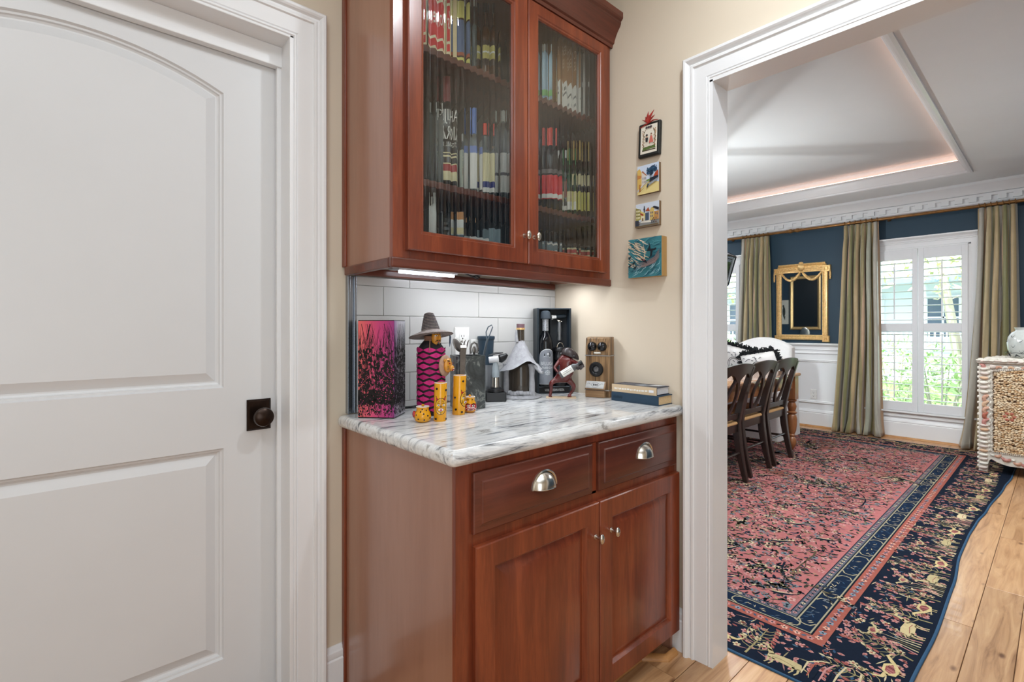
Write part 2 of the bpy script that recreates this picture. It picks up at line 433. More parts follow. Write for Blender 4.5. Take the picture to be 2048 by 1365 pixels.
# ---- backsplash: tiles set one by one on the back wall
g = MB(); g.smooth = False; g.box(.722, 1.698, 1.5915, 1.60, .914, 1.376); obj('grout', g, M_grout, wall_back)
rows = [(.914,.936,.79),(.936,1.038,.926),(1.038,1.140,.689),(1.140,1.242,.926),(1.242,1.344,.822),(1.344,1.374,.926)]
for z0, z1, x0 in rows:
    x = x0-.842
    while x < 1.70:
        a, c_ = max(x, .722), min(x+.421, 1.698); x += .421
        if c_-a < .02: continue
        t = MB(); t.smooth = False; t.box(a+.0008, c_-.0008, 1.587, 1.594, z0+.0008, z1-.0008)
        obj('tile', t, M_tile, wall_back, True, .0012)
s = MB(); s.smooth = False; s.box(.690, .700, 1.581, 1.60, .914, 1.373); s.box(.700,.713,1.588,1.60,.914,1.373); s.box(.713, .7205, 1.581, 1.60, .914, 1.373)
struct('trim_4', s, M_steel2, .001)

# ================================================================== BASE CABINET
bc = thing('base_cabinet', 'dark cherry base cabinet with two drawers and two doors under the granite top', 'cabinet', (1.19, 1.28, 0))
m = MB(); m.smooth = False
m.box(.700, 1.69, .977, 1.599, .086, .8735); m.box(.685, .703, .977, 1.585, 0, .8735); m.box(1.672, 1.69, .977, 1.599, 0, .3)
obj('carcass', m, M_cherry_sheen, bc, True, .001)
m = MB(); m.smooth = False; m.box(.676, .686, 1.578, 1.599, .0, .8735); obj('scribe_strip', m, M_cherry, bc, True, .003)
m = MB(); m.smooth = False; m.box(.685, .735, .9625, .977, 0, .8735); m.box(1.67, 1.69, .9625, .977, .086, .8735)
m.box(.735, 1.67, .9625, .977, .846, .8735); m.box(.735, 1.67, .9625, .977, .66, .70); m.box(1.183, 1.214, .9625, .977, .69, .85); m.box(.735,1.67,.9625,.977,.07,.10)
obj('face_frame', m, M_cherry, bc, True, .0012)
m = MB(); m.smooth = False; m.box(.703, 1.672, 1.03, 1.045, 0, .09); obj('toe_kick', m, M_cherry, bc)
YB = .9455
fb = lambda a, z, d: (a, YB-d, z)
def raised_door(x0, x1, z0, z1):
    m = MB(); m.ang = 18
    rloft(m, x0, x1, z0, z1, [(.0,-.017),(0,-.003),(.003,0),(.060,0),(.063,-.004),(.067,-.011),(.070,-.012),(.098,-.003)], fb)
    return m
def oval_knob(x, z, f):
    k = MB(); k.tube([f(x,z,0), f(x,z,.003)], [.008,.007], 12); k.tube([f(x,z,.002), f(x,z,.010), f(x,z,.018)], [.0065,.004,.006], 12)
    p = f(x,z,.024); k.ell(p, (.0098,.0075,.0155), 16, 10); return k
for x0, x1, kx in ((.733,1.2095,1.190),(1.2135,1.683,1.268)):
    d = obj('door', raised_door(x0, x1, .081, .667), M_cherry, bc)
    obj('knob', oval_knob(kx, .566, fb), M_steel, d)
def cup_pull(x, z, f, w=.043, h=.043, dep=.024):
    k = MB(); nu, nt_ = 18, 8
    for outer in (0, 1):
        s_ = 1-.05*(1-outer); rows_ = []
        for i in range(nt_+1):
            t = i/nt_
            rows_.append([f(x+w*s_*t*math.cos(PI*j/nu), z+h*s_*t*math.sin(PI*j/nu), (dep-.002*(1-outer))*(1-t**3.2)) for j in range(nu+1)])
        k.grid(rows_)
    k.tube([f(x+w*1.06*math.cos(PI*j/nu), z+h*1.06*math.sin(PI*j/nu), .0015) for j in range(nu+1)], .0035, 6)
    k.tube([f(x+w*.96*(1-2*j/8), z, dep*(1-abs(1-2*j/8)**3.2)) for j in range(9)], .0016, 6)
    return k
for x0, x1, px in ((.731,1.183,.968),(1.2135,1.671,1.452)):
    m = MB(); m.ang = 15
    rloft(m, x0, x1, .697, .8465, [(0,-.017),(0,-.008),(.003,-.006),(.018,-.0045),(.022,-.003),(.025,.0),(.027,.0005)], fb)
    d = obj('drawer', m, M_cherry_h, bc); obj('cup_pull', cup_pull(px, .765, fb), M_steel, d)
# oak shoe moulding round the toe kick
def quarter(mb, pts, s=.019):
    n = len(pts); rows_ = []
    prof_ = [(0,0),(1,0),(.95,.35),(.75,.7),(.4,.93),(0,1)]
    for i in range(n):
        p = Vector((*pts[i],0)); 
        d0 = (p-Vector((*pts[i-1],0))).normalized() if i else None
        d1 = (Vector((*pts[i+1],0))-p).normalized() if i < n-1 else None
        t = ((d0 or d1)+(d1 or d0)).normalized(); nn = Vector((t.y,-t.x,0))
        kf = 1/max(.5, nn.dot(Vector(((d1 or d0).y, -(d1 or d0).x, 0))))
        rows_.append([p+nn*s*kf*u+Vector((0,0,s*v)) for u, v in prof_])
    mb.grid(rows_, True, True, True)
q = MB(); quarter(q, [(.72,1.029),(1.545,1.029),(1.61,.962),(1.667,.962)]); struct('trim_5', q, M_shoe)

# countertop
ct = MB(); ct.box(.655, 1.699, .934, 1.588, .874, .9135)
cto = tag(obj('countertop', ct, M_granite, None, True, .016), 'grey and white veined granite countertop on the cherry base cabinet', 'countertop')
cto.modifiers[0].segments = 5

# ================================================================== WALL CABINET
wc = thing('wall_cabinet', 'dark cherry wall cabinet with two reeded glass doors above the counter', 'cabinet', (1.19, 1.43, 1.372))
m = MB(); m.smooth = False
m.box(.685, .703, 1.287, 1.5985, 1.40, 2.42); m.box(1.672, 1.69, 1.287, 1.5985, 1.40, 2.42)
m.box(.703, 1.672, 1.287, 1.5985, 1.437, 1.455); m.box(.703, 1.672, 1.287, 1.5985, 2.40, 2.42)
obj('carcass', m, M_cherry_sheen, wc, True, .001)
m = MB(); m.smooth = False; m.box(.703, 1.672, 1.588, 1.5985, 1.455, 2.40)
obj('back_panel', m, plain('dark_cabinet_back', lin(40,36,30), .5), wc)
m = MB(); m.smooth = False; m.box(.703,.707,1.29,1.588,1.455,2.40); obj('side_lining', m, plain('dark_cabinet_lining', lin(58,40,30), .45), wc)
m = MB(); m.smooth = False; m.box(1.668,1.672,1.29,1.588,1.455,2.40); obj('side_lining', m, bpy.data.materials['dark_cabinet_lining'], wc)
m = MB(); m.smooth = False; m.box(.676, .686, 1.575, 1.5985, 1.40, 2.42); obj('scribe_strip', m, M_cherry, wc, True, .003)
m = MB(); m.smooth = False
m.box(.685, .740, 1.268, 1.287, 1.40, 2.42); m.box(1.632, 1.69, 1.268, 1.287, 1.40, 2.42); m.box(.74, 1.632, 1.268, 1.287, 1.40, 1.452); m.box(.74, 1.632, 1.268, 1.287, 2.335, 2.42); m.box(1.18,1.215,1.268,1.287,1.45,2.34)
obj('face_frame', m, M_cherry, wc, True, .0012)
m = MB(); m.smooth = False
m.box(.678, 1.694, 1.262, 1.280, 1.372, 1.402); m.box(.678, .696, 1.280, 1.585, 1.372, 1.402); m.box(.70, 1.685, 1.572, 1.588, 1.376, 1.402)
obj('light_rail', m, M_cherry_h, wc, True, .005)
m = MB(); m.smooth = False; m.box(.696, 1.69, 1.280, 1.588, 1.418, 1.437); obj('bottom_panel', m, plain('pale_cabinet_underside', lin(176,170,180), .5), wc)
CR = [(0,2.372),(.007,2.372),(.009,2.384),(.016,2.388),(.018,2.398),(.024,2.412),(.034,2.430),(.046,2.446),(.050,2.456),(.050,2.464),(.056,2.468),(.060,2.474),(.060,2.497),(0,2.497)]
m = MB(); m.ang = 20
m.grid([[(.685-d, 1.598, z) for d, z in CR], [(.685-d, 1.268-d, z) for d, z in CR], [(1.699, 1.268-d, z) for d, z in CR]], True, True, True)
obj('crown_moulding', m, M_cherry_h, wc)
for z in (1.660, 2.075):
    m = MB(); m.smooth = False; m.box(.708, 1.667, 1.315, 1.587, z-.022, z); obj('shelf', m, M_cherry_h, wc, True, .002)
YU = 1.248
fu = lambda a, z, d: (a, YU-d, z)
M_reed = glassmat('reeded_glass', (.95,.985,.965))
def frame_rings(rs):
    m = MB(); m.ang = 18
    m.grid([[fu(x0,z0,d), fu(x1,z0,d), fu(x1,z1,d), fu(x0,z1,d)] for x0,x1,z0,z1,d in rs], True); return m
for x0, x1, sl_, sr_, kx in ((.724,1.196,.055,.072,1.178),(1.200,1.648,.055,.055,1.226)):
    z0, z1 = 1.424, 2.356; a, b_, c_, d_ = x0+sl_, x1-sr_, z0+.060, z1-.052
    rs = [(x0+.055,x1-.055,z0+.06,z1-.052,-.020),(x0,x1,z0,z1,-.020),(x0,x1,z0,z1,-.003),(x0+.003,x1-.003,z0+.003,z1-.003,0),(a-.012,b_+.012,c_-.012,d_+.012,0),(a-.009,b_+.009,c_-.009,d_+.009,-.003),(a-.004,b_+.004,c_-.004,d_+.004,-.004),(a,b_,c_,d_,-.009),(a,b_,c_,d_,-.019)]
    d = obj('door', frame_rings(rs), M_cherry, wc)
    gm = MB(); gm.ang = 25; n = max(8, round((b_-a+.012)/.0262)); seg = 8; rows_ = [[], [], [], []]
    ga, gb = a-.006, b_+.006
    for i in range(n*seg+1):
        t = (i % seg)/seg; x = ga+(gb-ga)*i/(n*seg); bul = .0016*(1-(2*t-1)**2)
        for r_, (zz, yy) in zip(rows_, ((c_-.006, -.0145), (d_+.006, -.0145), (d_+.006, -.0100+bul-.0002), (c_-.006, -.0100+bul-.0002))): r_.append(fu(x, zz, yy))
    gm.grid([rows_[0], rows_[1], rows_[2], rows_[3], rows_[0]])
    gm.quad(*[rows_[q_][0] for q_ in range(4)]); gm.quad(*[rows_[q_][-1] for q_ in range(4)])
    obj('glass_pane', gm, M_reed, d, label='reeded glass pane')
    obj('knob', oval_knob(kx, 1.520, fu), M_steel, d)
# under-cabinet light
ul = thing('under_cabinet_light', 'slim white strip light with cord fixed below the wall cabinet', 'light', (.94, 1.53, 1.40))
m = MB(); m.smooth = False; m.box(.84, 1.09, 1.515, 1.545, 1.399, 1.4178); obj('housing', m, plain('white_lamp_housing', lin(225,226,230), .4), ul, True, .002)
m = MB(); m.tube([(.85,1.53,1.3935),(1.08,1.53,1.3935)], .0052, 12); obj('lamp_tube', m, emit('lamp_tube_glow', (.84,.91,1), 4.5), ul)
m = MB(); m.smooth = False; m.box(.812, .838, 1.505, 1.535, 1.396, 1.4178); obj('plug_block', m, plain('grey_plug', lin(170,172,178), .4), ul, True, .002)
m = MB(); m.tube([(1.09,1.53,1.410),(1.13,1.53,1.408),(1.17,1.525,1.397),(1.185,1.52,1.390),(1.20,1.525,1.398),(1.19,1.54,1.404),(1.17,1.535,1.399),(1.22,1.53,1.409),(1.45,1.54,1.412),(1.66,1.55,1.412)], .0028, 6); obj('cord', m, M_black, ul)

# ---- outlet on the tiles
def outlet(name, label, cx, cz, f):
    m = MB(); rloft(m, cx-.0355, cx+.0355, cz-.058, cz+.058, [(0,0),(0,.002),(.004,.0055)], f)
    o = tag(obj(name, m, plain('white_outlet_plastic', lin(236,235,232), .35)), label, 'outlet')
    for dz in (.0215, -.0215):
        m = MB(); m.prism([(.0165*math.cos(t)*1.0, max(-.0135, min(.0135, .0175*math.sin(t)))) for t in [2*PI*i/20 for i in range(20)]], .005, .0068, lambda u, v, d: f(cx+u, cz+dz+v, d))
        r_ = obj('receptacle', m, bpy.data.materials['white_outlet_plastic'], o)
        m = MB(); m.smooth = False
        for ux in (-.0062, .0062): m.prism([(ux-.001, -.002),(ux+.001,-.002),(ux+.001,.007),(ux-.001,.007)], .0066, .0071, lambda u, v, d: f(cx+u, cz+dz+v, d))
        m.prism([(.003*math.cos(2*PI*i/8), -.008+.003*math.sin(2*PI*i/8)) for i in range(8)], .0066, .0071, lambda u, v, d: f(cx+u, cz+dz+v, d))
        obj('slots', m, M_black, r_)
    m = MB(); m.prism([(.003*math.cos(2*PI*i/8), .003*math.sin(2*PI*i/8)) for i in range(8)], .005, .0065, lambda u, v, d: f(cx+u, cz+v, d)); obj('screw', m, M_steel, o)
    return o
outlet('wall_outlet', 'white outlet plate on the white backsplash tiles behind the utensils', 1.158, 1.144, lambda a, z, d: (a, 1.5868-d, z))
outlet('wall_outlet', 'white outlet plate on the tiles behind the dark tumbler', 1.238, 1.095, lambda a, z, d: (a, 1.5868-d, z))

# ================================================================== CABINET CONTENTS
M_dkglass = plain('dark_bottle_glass', lin(26,20,16), .08, var=.2)
M_amber = plain('amber_bottle_glass', lin(84,48,22), .08, var=.1)
M_paleglass = plain('pale_bottle_glass', lin(128,140,140), .06, var=.05, trans=.6)
M_greenglass = plain('green_bottle_glass', lin(30,74,44), .08, var=.1)
def capmat(c, nm): return plain(nm, c, .35, var=.05)
caps = {'blue': capmat(lin(86,120,190),'blue_cap'), 'red': capmat(lin(214,58,40),'red_cap'), 'black': capmat(lin(24,24,26),'dark_cap'), 'gold': capmat(lin(206,172,96),'gold_cap'), 'white': capmat(lin(226,226,222),'white_cap'), 'tan': capmat(lin(206,150,100),'tan_cap'), 'green': capmat(lin(30,120,60),'green_cap'), 'maroon': capmat(lin(120,40,40),'maroon_cap')}
def cylmap(r, a_mid=-PI/2, eps=.00012):
    """u = metres round the cylinder seen from outside, left to right; v = height"""
    return lambda u, v, k: ((r+k*eps)*math.cos(a_mid+u/r), (r+k*eps)*math.sin(a_mid+u/r), v)
def wrap_rect(p, r, u0, u1, v0, v1, c, n=10):
    p.k += 1
    for i in range(n): p.rect(u0+(u1-u0)*i/n, u0+(u1-u0)*(i+1)/n, v0, v1, c, p.k)
def bottle(name, label, x, y, z, r, h, mat, cap, shoulder=.62, rn=None, labs=(), texts=(), group='bottles in the glass front cabinet', capl=.12):
    t = thing(name, label, 'bottle' if name.endswith('bottle') else 'jar', (x,y,z), 0, group)
    rn = rn or r*.36
    b = MB(); b.ang = 50
    hs = h*shoulder; hn = hs+r*1.15
    hn = min(hn, h*.93)
    b.lathe([(r*.86,0),(r,r*.12),(r,hs),(r*.93,hs+(hn-hs)*.35),(r*.62,hs+(hn-hs)*.72),(rn,hn),(rn,h*.985)], n=20)
    obj('glass_body', b, mat, t, False)
    c = MB(); c.lathe([(rn*1.14, h*(1-capl)),(rn*1.16,h*.995),(rn*.98,h)], n=14); obj('cap', c, cap, t, False)
    if labs or texts:
        p = Print(cylmap(r*1.012, -PI/2-.35))
        for z0, z1, cc in labs: wrap_rect(p, r, -r*1.25, r*1.25, z0*h, z1*h, cc)
        for s_, z0, z1, ww, cc in texts: p.text(s_, -r*ww, r*ww, z0*h, z1*h, cc)
        p.build('bottle_label', t, M_print, False)
    return t
cream = lin(226,214,170); whit = lin(232,230,224); yel = lin(222,212,120); navy = lin(44,52,120); dred = lin(168,40,36)
zb, zm, zt = 1.4555, 1.6605, 2.0755
# top shelf, left door
def carton(name, label, x0, x1, y0, y1, z, h, c, draw=None, group=None, cat='box'):
    t = thing(name, label, cat, ((x0+x1)/2, (y0+y1)/2, z), 0, group)
    m = MB(); m.smooth = False; m.box(x0, x1, y0, y1, z, z+h); obj('carton', m, plain(name+'_card', c, .5, var=.04), t, True, .0015)
    p = Print(lambda u, v, k: (x0+(x1-x0)*u, y0-.0002-k*.0001, z+h*v))
    if draw: draw(p); p.build('printed_face', t)
    return t
def d_red(p):
    p.rect(.04,.96,.12,.97, lin(214,52,48)); p.rect(.04,.96,.20,.23,lin(236,224,190)); p.rect(.04,.96,.62,.65,lin(236,224,190))
    p.text("Benton's", .08,.92,.36,.56, lin(245,240,228), .35)
    for q_ in range(5): p.rect(.15,.85,.72+.045*q_,.735+.045*q_, lin(236,190,170))
carton('gift_carton', 'red and cream printed carton on the top shelf behind the left door', .845, .936, 1.36, 1.44, zt, .30, lin(230,214,178), d_red)
carton('gift_carton', 'narrow cream carton beside the red one on the top shelf', .939, .965, 1.36, 1.43, zt, .30, lin(228,206,160))
bottle('squat_bottle', 'amber bottle with yellow and blue bands on the top shelf behind the left door', 1.005, 1.39, zt, .031, .29, M_amber, caps['gold'], .8, labs=[(.02,.14,yel),(.16,.20,lin(170,90,60)),(.2,.58,lin(96,110,142)),(.6,.80,yel)])
bottle('slim_bottle', 'slim clear bottle next to the blue banded one on the top shelf', 1.052, 1.38, zt, .014, .28, M_paleglass, caps['white'])
bottle('tall_bottle', 'dark brown bottle with a gold star label on the top shelf behind the left door', 1.135, 1.40, zt, .038, .30, M_amber, caps['black'], .6, labs=[(.20,.50,lin(60,40,28)),(.28,.44,lin(200,186,110)),(.35,.37,whit)])
# middle shelf, left door
bottle('slim_bottle', 'slim clear bottle at the left end of the middle shelf', .890, 1.36, zm, .017, .27, M_paleglass, caps['white'], .8)
bottle('whiskey_bottle', 'tall dark bottle with big cream lettering on the middle shelf', .951, 1.395, zm, .041, .385, M_dkglass, caps['maroon'], .66,
  labs=[(.07,.22,cream),(.15,.21,dred),(.27,.285,cream),(.30,.31,cream)], texts=[('ELIJAH',.55,.68,.95,whit),('CRAIG',.42,.54,.95,whit),('SMALL BATCH',.36,.40,.7,whit)], capl=.3)
bottle('gin_bottle', 'clear bottle with tall blue capsule and white label on the middle shelf', 1.045, 1.37, zm, .027, .30, M_paleglass, caps['blue'], .58, labs=[(.05,.50,whit),(.46,.54,lin(110,130,190))], capl=.3)
bottle('short_bottle', 'clear bottle with a pale green label half behind the blue capped one', 1.013, 1.425, zm, .024, .22, M_paleglass, caps['white'], .7, labs=[(.08,.72,lin(200,206,190))])
bottle('red_capped_bottle', 'clear bottle with red cap and cream label with blue band on the middle shelf', 1.112, 1.37, zm, .028, .265, M_paleglass, caps['red'], .56, labs=[(.06,.20,whit),(.12,.20,navy),(.2,.58,cream)], capl=.16)
bottle('short_bottle', 'small bottle with cream label behind the red capped one', 1.160, 1.42, zm, .018, .21, M_paleglass, caps['tan'], .6, labs=[(.06,.60,cream),(.1,.2,navy)])
bottle('tall_bottle', 'tall clear bottle with white label at the right of the left door', 1.210, 1.39, zm, .036, .345, M_paleglass, caps['white'], .72, labs=[(.10,.52,whit),(.28,.31,lin(80,80,90))])
# bottom, left door
bottle('slim_bottle', 'slim white bottle standing in the bottom left corner of the wall cabinet', .876, 1.37, zb, .013, .19, caps['white'], caps['white'], .7)
bottle('slim_bottle', 'second slim white bottle on the cabinet floor beside the squat dark jar', .905, 1.40, zb, .013, .18, caps['white'], caps['white'], .7)
bottle('spice_jar', 'squat dark jar with a white label on the cabinet floor', .930, 1.36, zb, .020, .105, M_dkglass, caps['black'], .6, labs=[(.02,.36,whit)])
bottle('tan_capped_bottle', 'small bottle with tan cap and grey banded label on the cabinet floor', .985, 1.37, zb, .018, .135, caps['white'], caps['tan'], .74, rn=.014, labs=[(.02,.18,whit),(.2,.42,lin(90,110,124)),(.44,.6,cream)], capl=.22)
bottle('spice_jar', 'slim jar with cream cap second from the tan capped bottle on the cabinet floor', 1.024, 1.40, zb, .012, .135, M_dkglass, caps['gold'], .7)
bottle('spice_jar', 'slim jar with tan cap behind the pale blue cartons', 1.075, 1.43, zb, .011, .14, M_dkglass, caps['tan'], .7)
carton('small_carton', 'white carton lying low on the cabinet floor behind the left door', 1.005, 1.10, 1.34, 1.40, zb, .055, lin(222,222,220))
carton('small_carton', 'pale blue grey carton on the cabinet floor near the left door hinge gap', 1.104, 1.145, 1.34, 1.40, zb, .095, lin(148,168,176))
# right door
bottle('sky_bottle', 'pale blue bottle on the top shelf behind the right door', 1.395, 1.36, zt, .029, .235, capmat(lin(176,206,224),'pale_blue_glaze'), caps['white'], .75, labs=[(.1,.2,lin(130,190,120))])
bottle('small_bottle', 'small pale green bottle next to the pale blue one on the top shelf', 1.434, 1.37, zt, .011, .20, caps['gold'], caps['white'], .7)
def d_br(p):
    p.rect(.01,.99,.005,.995,lin(158,118,78)); p.rect(0.01,.99,0.005,.40,whit); p.text('EXO',.2,.8,.78,.90,lin(214,190,160)); p.text('ERE',.35,.75,.62,.74,lin(214,190,160))
    p.rect(.15,.85,.22,.25,lin(120,120,118)); p.rect(.2,.35,.28,.33,lin(110,110,100)); p.rect(.55,.8,.10,.14,lin(160,160,158))
carton('spirits_carton', 'brown and white carton on the top shelf behind the right door', 1.452, 1.575, 1.34, 1.44, zt, .285, lin(158,118,78), d_br)
carton('spirits_carton', 'slim white carton beside the brown and white one', 1.578, 1.618, 1.345, 1.43, zt, .275, lin(216,214,208))
bottle('slim_bottle', 'slim glass at the right end of the top shelf', 1.640, 1.36, zt, .012, .17, M_paleglass, caps['white'])
bottle('bourbon_bottle', 'big dark bottle with a red label on the middle shelf behind the right door', 1.425, 1.37, zm, .056, .33, M_dkglass, caps['red'], .60, labs=[(.12,.40,lin(214,52,56)),(.13,.18,whit),(.42,.47,lin(120,110,108))], capl=.22)
bottle('small_bottle', 'small silver topped bottle between the red labelled and green capped ones', 1.497, 1.36, zm, .017, .26, M_paleglass, caps['white'], .62, labs=[(.05,.12,whit),(.25,.5,lin(150,110,100))])
bottle('green_capped_bottle', 'green bottle with green cap behind the right door', 1.545, 1.365, zm, .025, .28, M_greenglass, caps['green'], .55, labs=[(.08,.2,whit),(.2,.35,cream)], capl=.24)
bottle('yellow_label_bottle', 'dark bottle with oval yellow labels behind the right door', 1.600, 1.38, zm, .024, .33, M_dkglass, caps['gold'], .58, labs=[(.1,.34,yel),(.42,.56,cream)], capl=.25)
bottle('yellow_label_bottle', 'dark bottle with yellow labels at the right end of the middle shelf', 1.641, 1.36, zm, .018, .33, M_dkglass, caps['gold'], .58, labs=[(.1,.34,yel),(.42,.56,cream)], capl=.25)
carton('small_carton', 'clear grey carton on the cabinet floor behind the right door', 1.385, 1.475, 1.35, 1.42, zb, .085, lin(120,136,142), lambda p: (p.rect(.1,.9,.86,.94,whit), p.rect(.35,.65,.35,.6,whit), p.rect(.35,.65,.1,.3,lin(190,190,190))))
for x, nm in ((1.535,'spice jar with red and white label on the cabinet floor, nearer the middle stile'),(1.625,'spice jar with red and white label in the right corner of the cabinet floor')):
    bottle('spice_jar', nm, x, 1.35, zb, .031, .085, M_paleglass, caps['black'], .8, rn=.028, labs=[(.06,.8,cream),(.55,.72,lin(196,90,80)),(.3,.36,lin(110,110,110)),(.14,.2,lin(110,110,110))], capl=.1)

# ================================================================== ON THE COUNTER
ZC = .9137
def loc_axes(dx, dy): return math.atan2(dy, dx)
rng = random.Random(11)
# ---- gift box with reed print
bx = thing('gift_box', 'tall pink and black gift box printed with reeds, at the left end of the counter', 'box', (.763, 1.404, ZC), math.radians(41.5))
m = MB(); m.smooth = False; m.box(0, .104, 0, .118, 0, .311); obj('carton', m, plain('black_card', lin(20,18,20), .35), bx, False, .001)
def reeds(p, w, h, bases, dk, seed, dens):
    q = random.Random(seed); nb = len(bases); n = 30
    mixc = lambda t: tuple(a+(b-a)*(t*(nb-1)-int(min(nb-2, t*(nb-1)))) for a, b in zip(bases[int(min(nb-2, t*(nb-1)))], bases[int(min(nb-2, t*(nb-1)))+1]))
    bases = [mixc(i/(n-1)) for i in range(n)]
    for i, c in enumerate(bases):
        p.rect(w*i/n, w*(i+1)/n, .004, h-.003, c, 1)
    p.k = 1
    ink = lin(16,13,16)
    def blob(u, v, s_):
        k = q.randint(2, 6); pts = []
        a0 = q.random()*6
        for j in range(7): rr_ = s_*q.uniform(.5,1.3); pts.append((min(w, max(0, u+rr_*math.cos(a0+j*.9))), min(h-.004, max(.002, v+rr_*1.2*math.sin(a0+j*.9)))))
        p.poly(pts, ink, k)
    for i in range(int(330*dens)):                       # thin stalks
        u = q.random()*w; v0 = q.uniform(0, h*.78); L = q.uniform(.02, .085); b = q.uniform(-.016, .016)
        pts = [(min(w, max(0, u+b*t*t)), min(h-.006, v0+L*t)) for t in (0,.35,.7,1)]
        p.stroke(pts, [.0013,.0012,.0010,.0004], ink, q.randint(2,6))
    for i in range(int(420*dens)):                       # dark mass in the lower half
        t = q.random(); v = h*(.16+.56*t**1.5)*1.0; blob(q.random()*w, v, q.uniform(.0025, .0075)*(1.25-.6*t))
    for i in range(int(150*dens)):
        blob(q.random()*w, q.uniform(.01, h*.2), q.uniform(.0015, .0035))
    for i in range(5):
        u = q.uniform(.05,.9)*w; p.stroke([(u,h*.5),(u+q.uniform(-.01,.01),h*.75),(min(w,max(0,u+q.uniform(-.025,.025))),h*.96)], .0016, ink, 7)
    for i in range(int(200*dens)):                        # light flecks between the stems
        p.ell(q.uniform(.02,.98)*w, q.uniform(.03, .5)*h, q.uniform(.0006,.0018), q.uniform(.0006,.0018), bases[q.randrange(n)], 8, 5)
p = Print(lambda u, v, k: (-.0003-k*.00006, .118-u, v))
reeds(p, .118, .311, [lin(226,108,104),lin(222,92,108),lin(212,78,116),lin(198,66,122),lin(186,60,124),lin(160,60,130)], 0, 5, 1); p.build('reed_print', bx, None, False)
p = Print(lambda u, v, k: (u, -.0003-k*.00006, v))
reeds(p, .104, .311, [lin(150,110,160),lin(182,176,190),lin(190,188,196),lin(186,186,194)], 0, 9, 1.15); p.build('reed_print', bx, None, False)

# ---- woven bottle doll
dl = thing('bottle_doll', 'magenta and black woven bottle doll with straw hat and painted mask', 'figurine', (.898, 1.402, ZC))
m = MB(); m.ang = 60
pr = [(.040,0)]+[(.0455+.0012*math.sin(i*2.1), .004+i*.0062) for i in range(34)]+[(.041,.222),(.031,.236),(.022,.245),(.0195,.262),(.0195,.285)]
m.lathe(pr, n=28); M_fibre = plain('black_fibre', lin(30,24,30), .8, var=.3, scale=150, bmp=.5)
obj('body', m, M_fibre, dl, False)
p = Print(lambda u, v, k: ((.0472+k*.00025)*math.cos(u), (.0472+k*.00025)*math.sin(u), v))
mg = lin(176,26,104); mg2 = lin(206,44,124)
for r_ in range(12):
    z0 = .012+r_*.0176
    for j in range(7):
        a = 2*PI*j/7+(r_%2)*PI/7; hw = PI/7*1.02
        for s0, s1 in ((0,.25),(.25,.5),(.5,.75),(.75,1)):
            e = lambda s: .0080*(1-abs(2*s-1)**1.25)+.0006; ua, ub = a-hw+2*hw*s0, a-hw+2*hw*s1
            p.poly([(ua,z0+.0085-e(s0)),(ub,z0+.0085-e(s1)),(ub,z0+.0085+e(s1)),(ua,z0+.0085+e(s0))], mg if (j+r_)%3 else mg2, 1+(j%2))
        for q_ in range(3): p.poly([(a-hw*.9,z0+.004+q_*.004),(a,z0+.005+q_*.004),(a+hw*.9,z0+.004+q_*.004),(a,z0+.0058+q_*.004)], lin(120,16,74), 4)
p.build('woven_strips', dl, colmat('dyed_straw', .75, var=.1), False)
m = MB(); m.ang = 60
hz = [(.071,.259),(.069,.262),(.052,.268),(.036,.273),(.0305,.277)]
for i in range(11):
    z = .280+i*.0053; rr_ = .0300-.0146*(i/10)**1.1; hz += [(rr_-.0008, z-.0022),(rr_+.0008, z),(rr_-.0008,z+.0022)]
hz += [(.006,.3385),(0,.3386)]
m.lathe(hz, n=32, cap=False)
for i in range(6): 
    m.lathe([(.034+i*.0068, .2735-i*.0024),(.0375+i*.0068,.2742-i*.0024),(.040+i*.0068,.2715-i*.0024)], n=32, cap=False)
m.lathe([(.0195,.262),(.045,.259),(.071,.2585)], n=32, cap=False)
Mh = Matrix.Translation((0,0,.262)) @ Matrix.Rotation(math.radians(-11),4,'X') @ Matrix.Translation((0,0,-.262)); m.xf(Mh)
hat = obj('straw_hat', m, plain('grey_straw', lin(146,134,130), .85, var=.3, scale=140, bmp=.5), dl, False)
m = MB(); m.ang = 60
for i in range(10):
    z = .2826+i*.0053; rr_ = .0300-.0146*((i+.5)/10)**1.1; m.tube([((rr_+.0004)*math.cos(2*PI*j/28), (rr_+.0004)*math.sin(2*PI*j/28), z) for j in range(29)], .0009, 5)
m.xf(Mh); obj('dark_coils', m, plain('dark_straw', lin(62,66,76), .85, var=.2), hat, False)
m = MB(); 
for z in (.2445,.2505,.2565): m.lathe([(.0215,z-.003),(.0245,z),(.0215,z+.003)], n=20)
obj('neck_cord', m, plain('tan_cord', lin(150,112,92), .9, var=.2), dl, False)
m = MB(); m.ell((.003,-.0265,.2525), (.0175,.013,.0275), 16, 12); m.prism([(.001,.262),(.006,.262),(.0085,.248),(-.001,.248)], -.046, -.035, lambda u, v, d: (u, d, v))
mask = obj('mask', m, plain('ochre_lacquer', lin(206,140,44), .3, coat=.3), dl, False)
p = Print(lambda u, v, k: (.003+u, -.0272-.0133*math.sqrt(max(0,1-(u/.0178)**2-((v-.2525)/.028)**2))-k*.0002, v))
for sx in (-1, 1):
    p.ell(sx*.008,.2605,.0046,.0024,whit,None,10); p.ell(sx*.008,.2605,.0018,.0020,lin(30,30,40))
    p.stroke([(sx*.003,.2655),(sx*.008,.268),(sx*.0135,.2655)], .0016, lin(20,16,16))
    p.stroke([(sx*.001,.2445),(sx*.006,.245),(sx*.0105,.2395)], [.0035,.0026,.001], lin(20,16,16))
p.ell(0,.2405,.0045,.0018,lin(160,40,36)); p.ell(0,.2335,.0042,.0055,lin(20,16,16))
p.build('painted_face', mask, M_gloss, False)
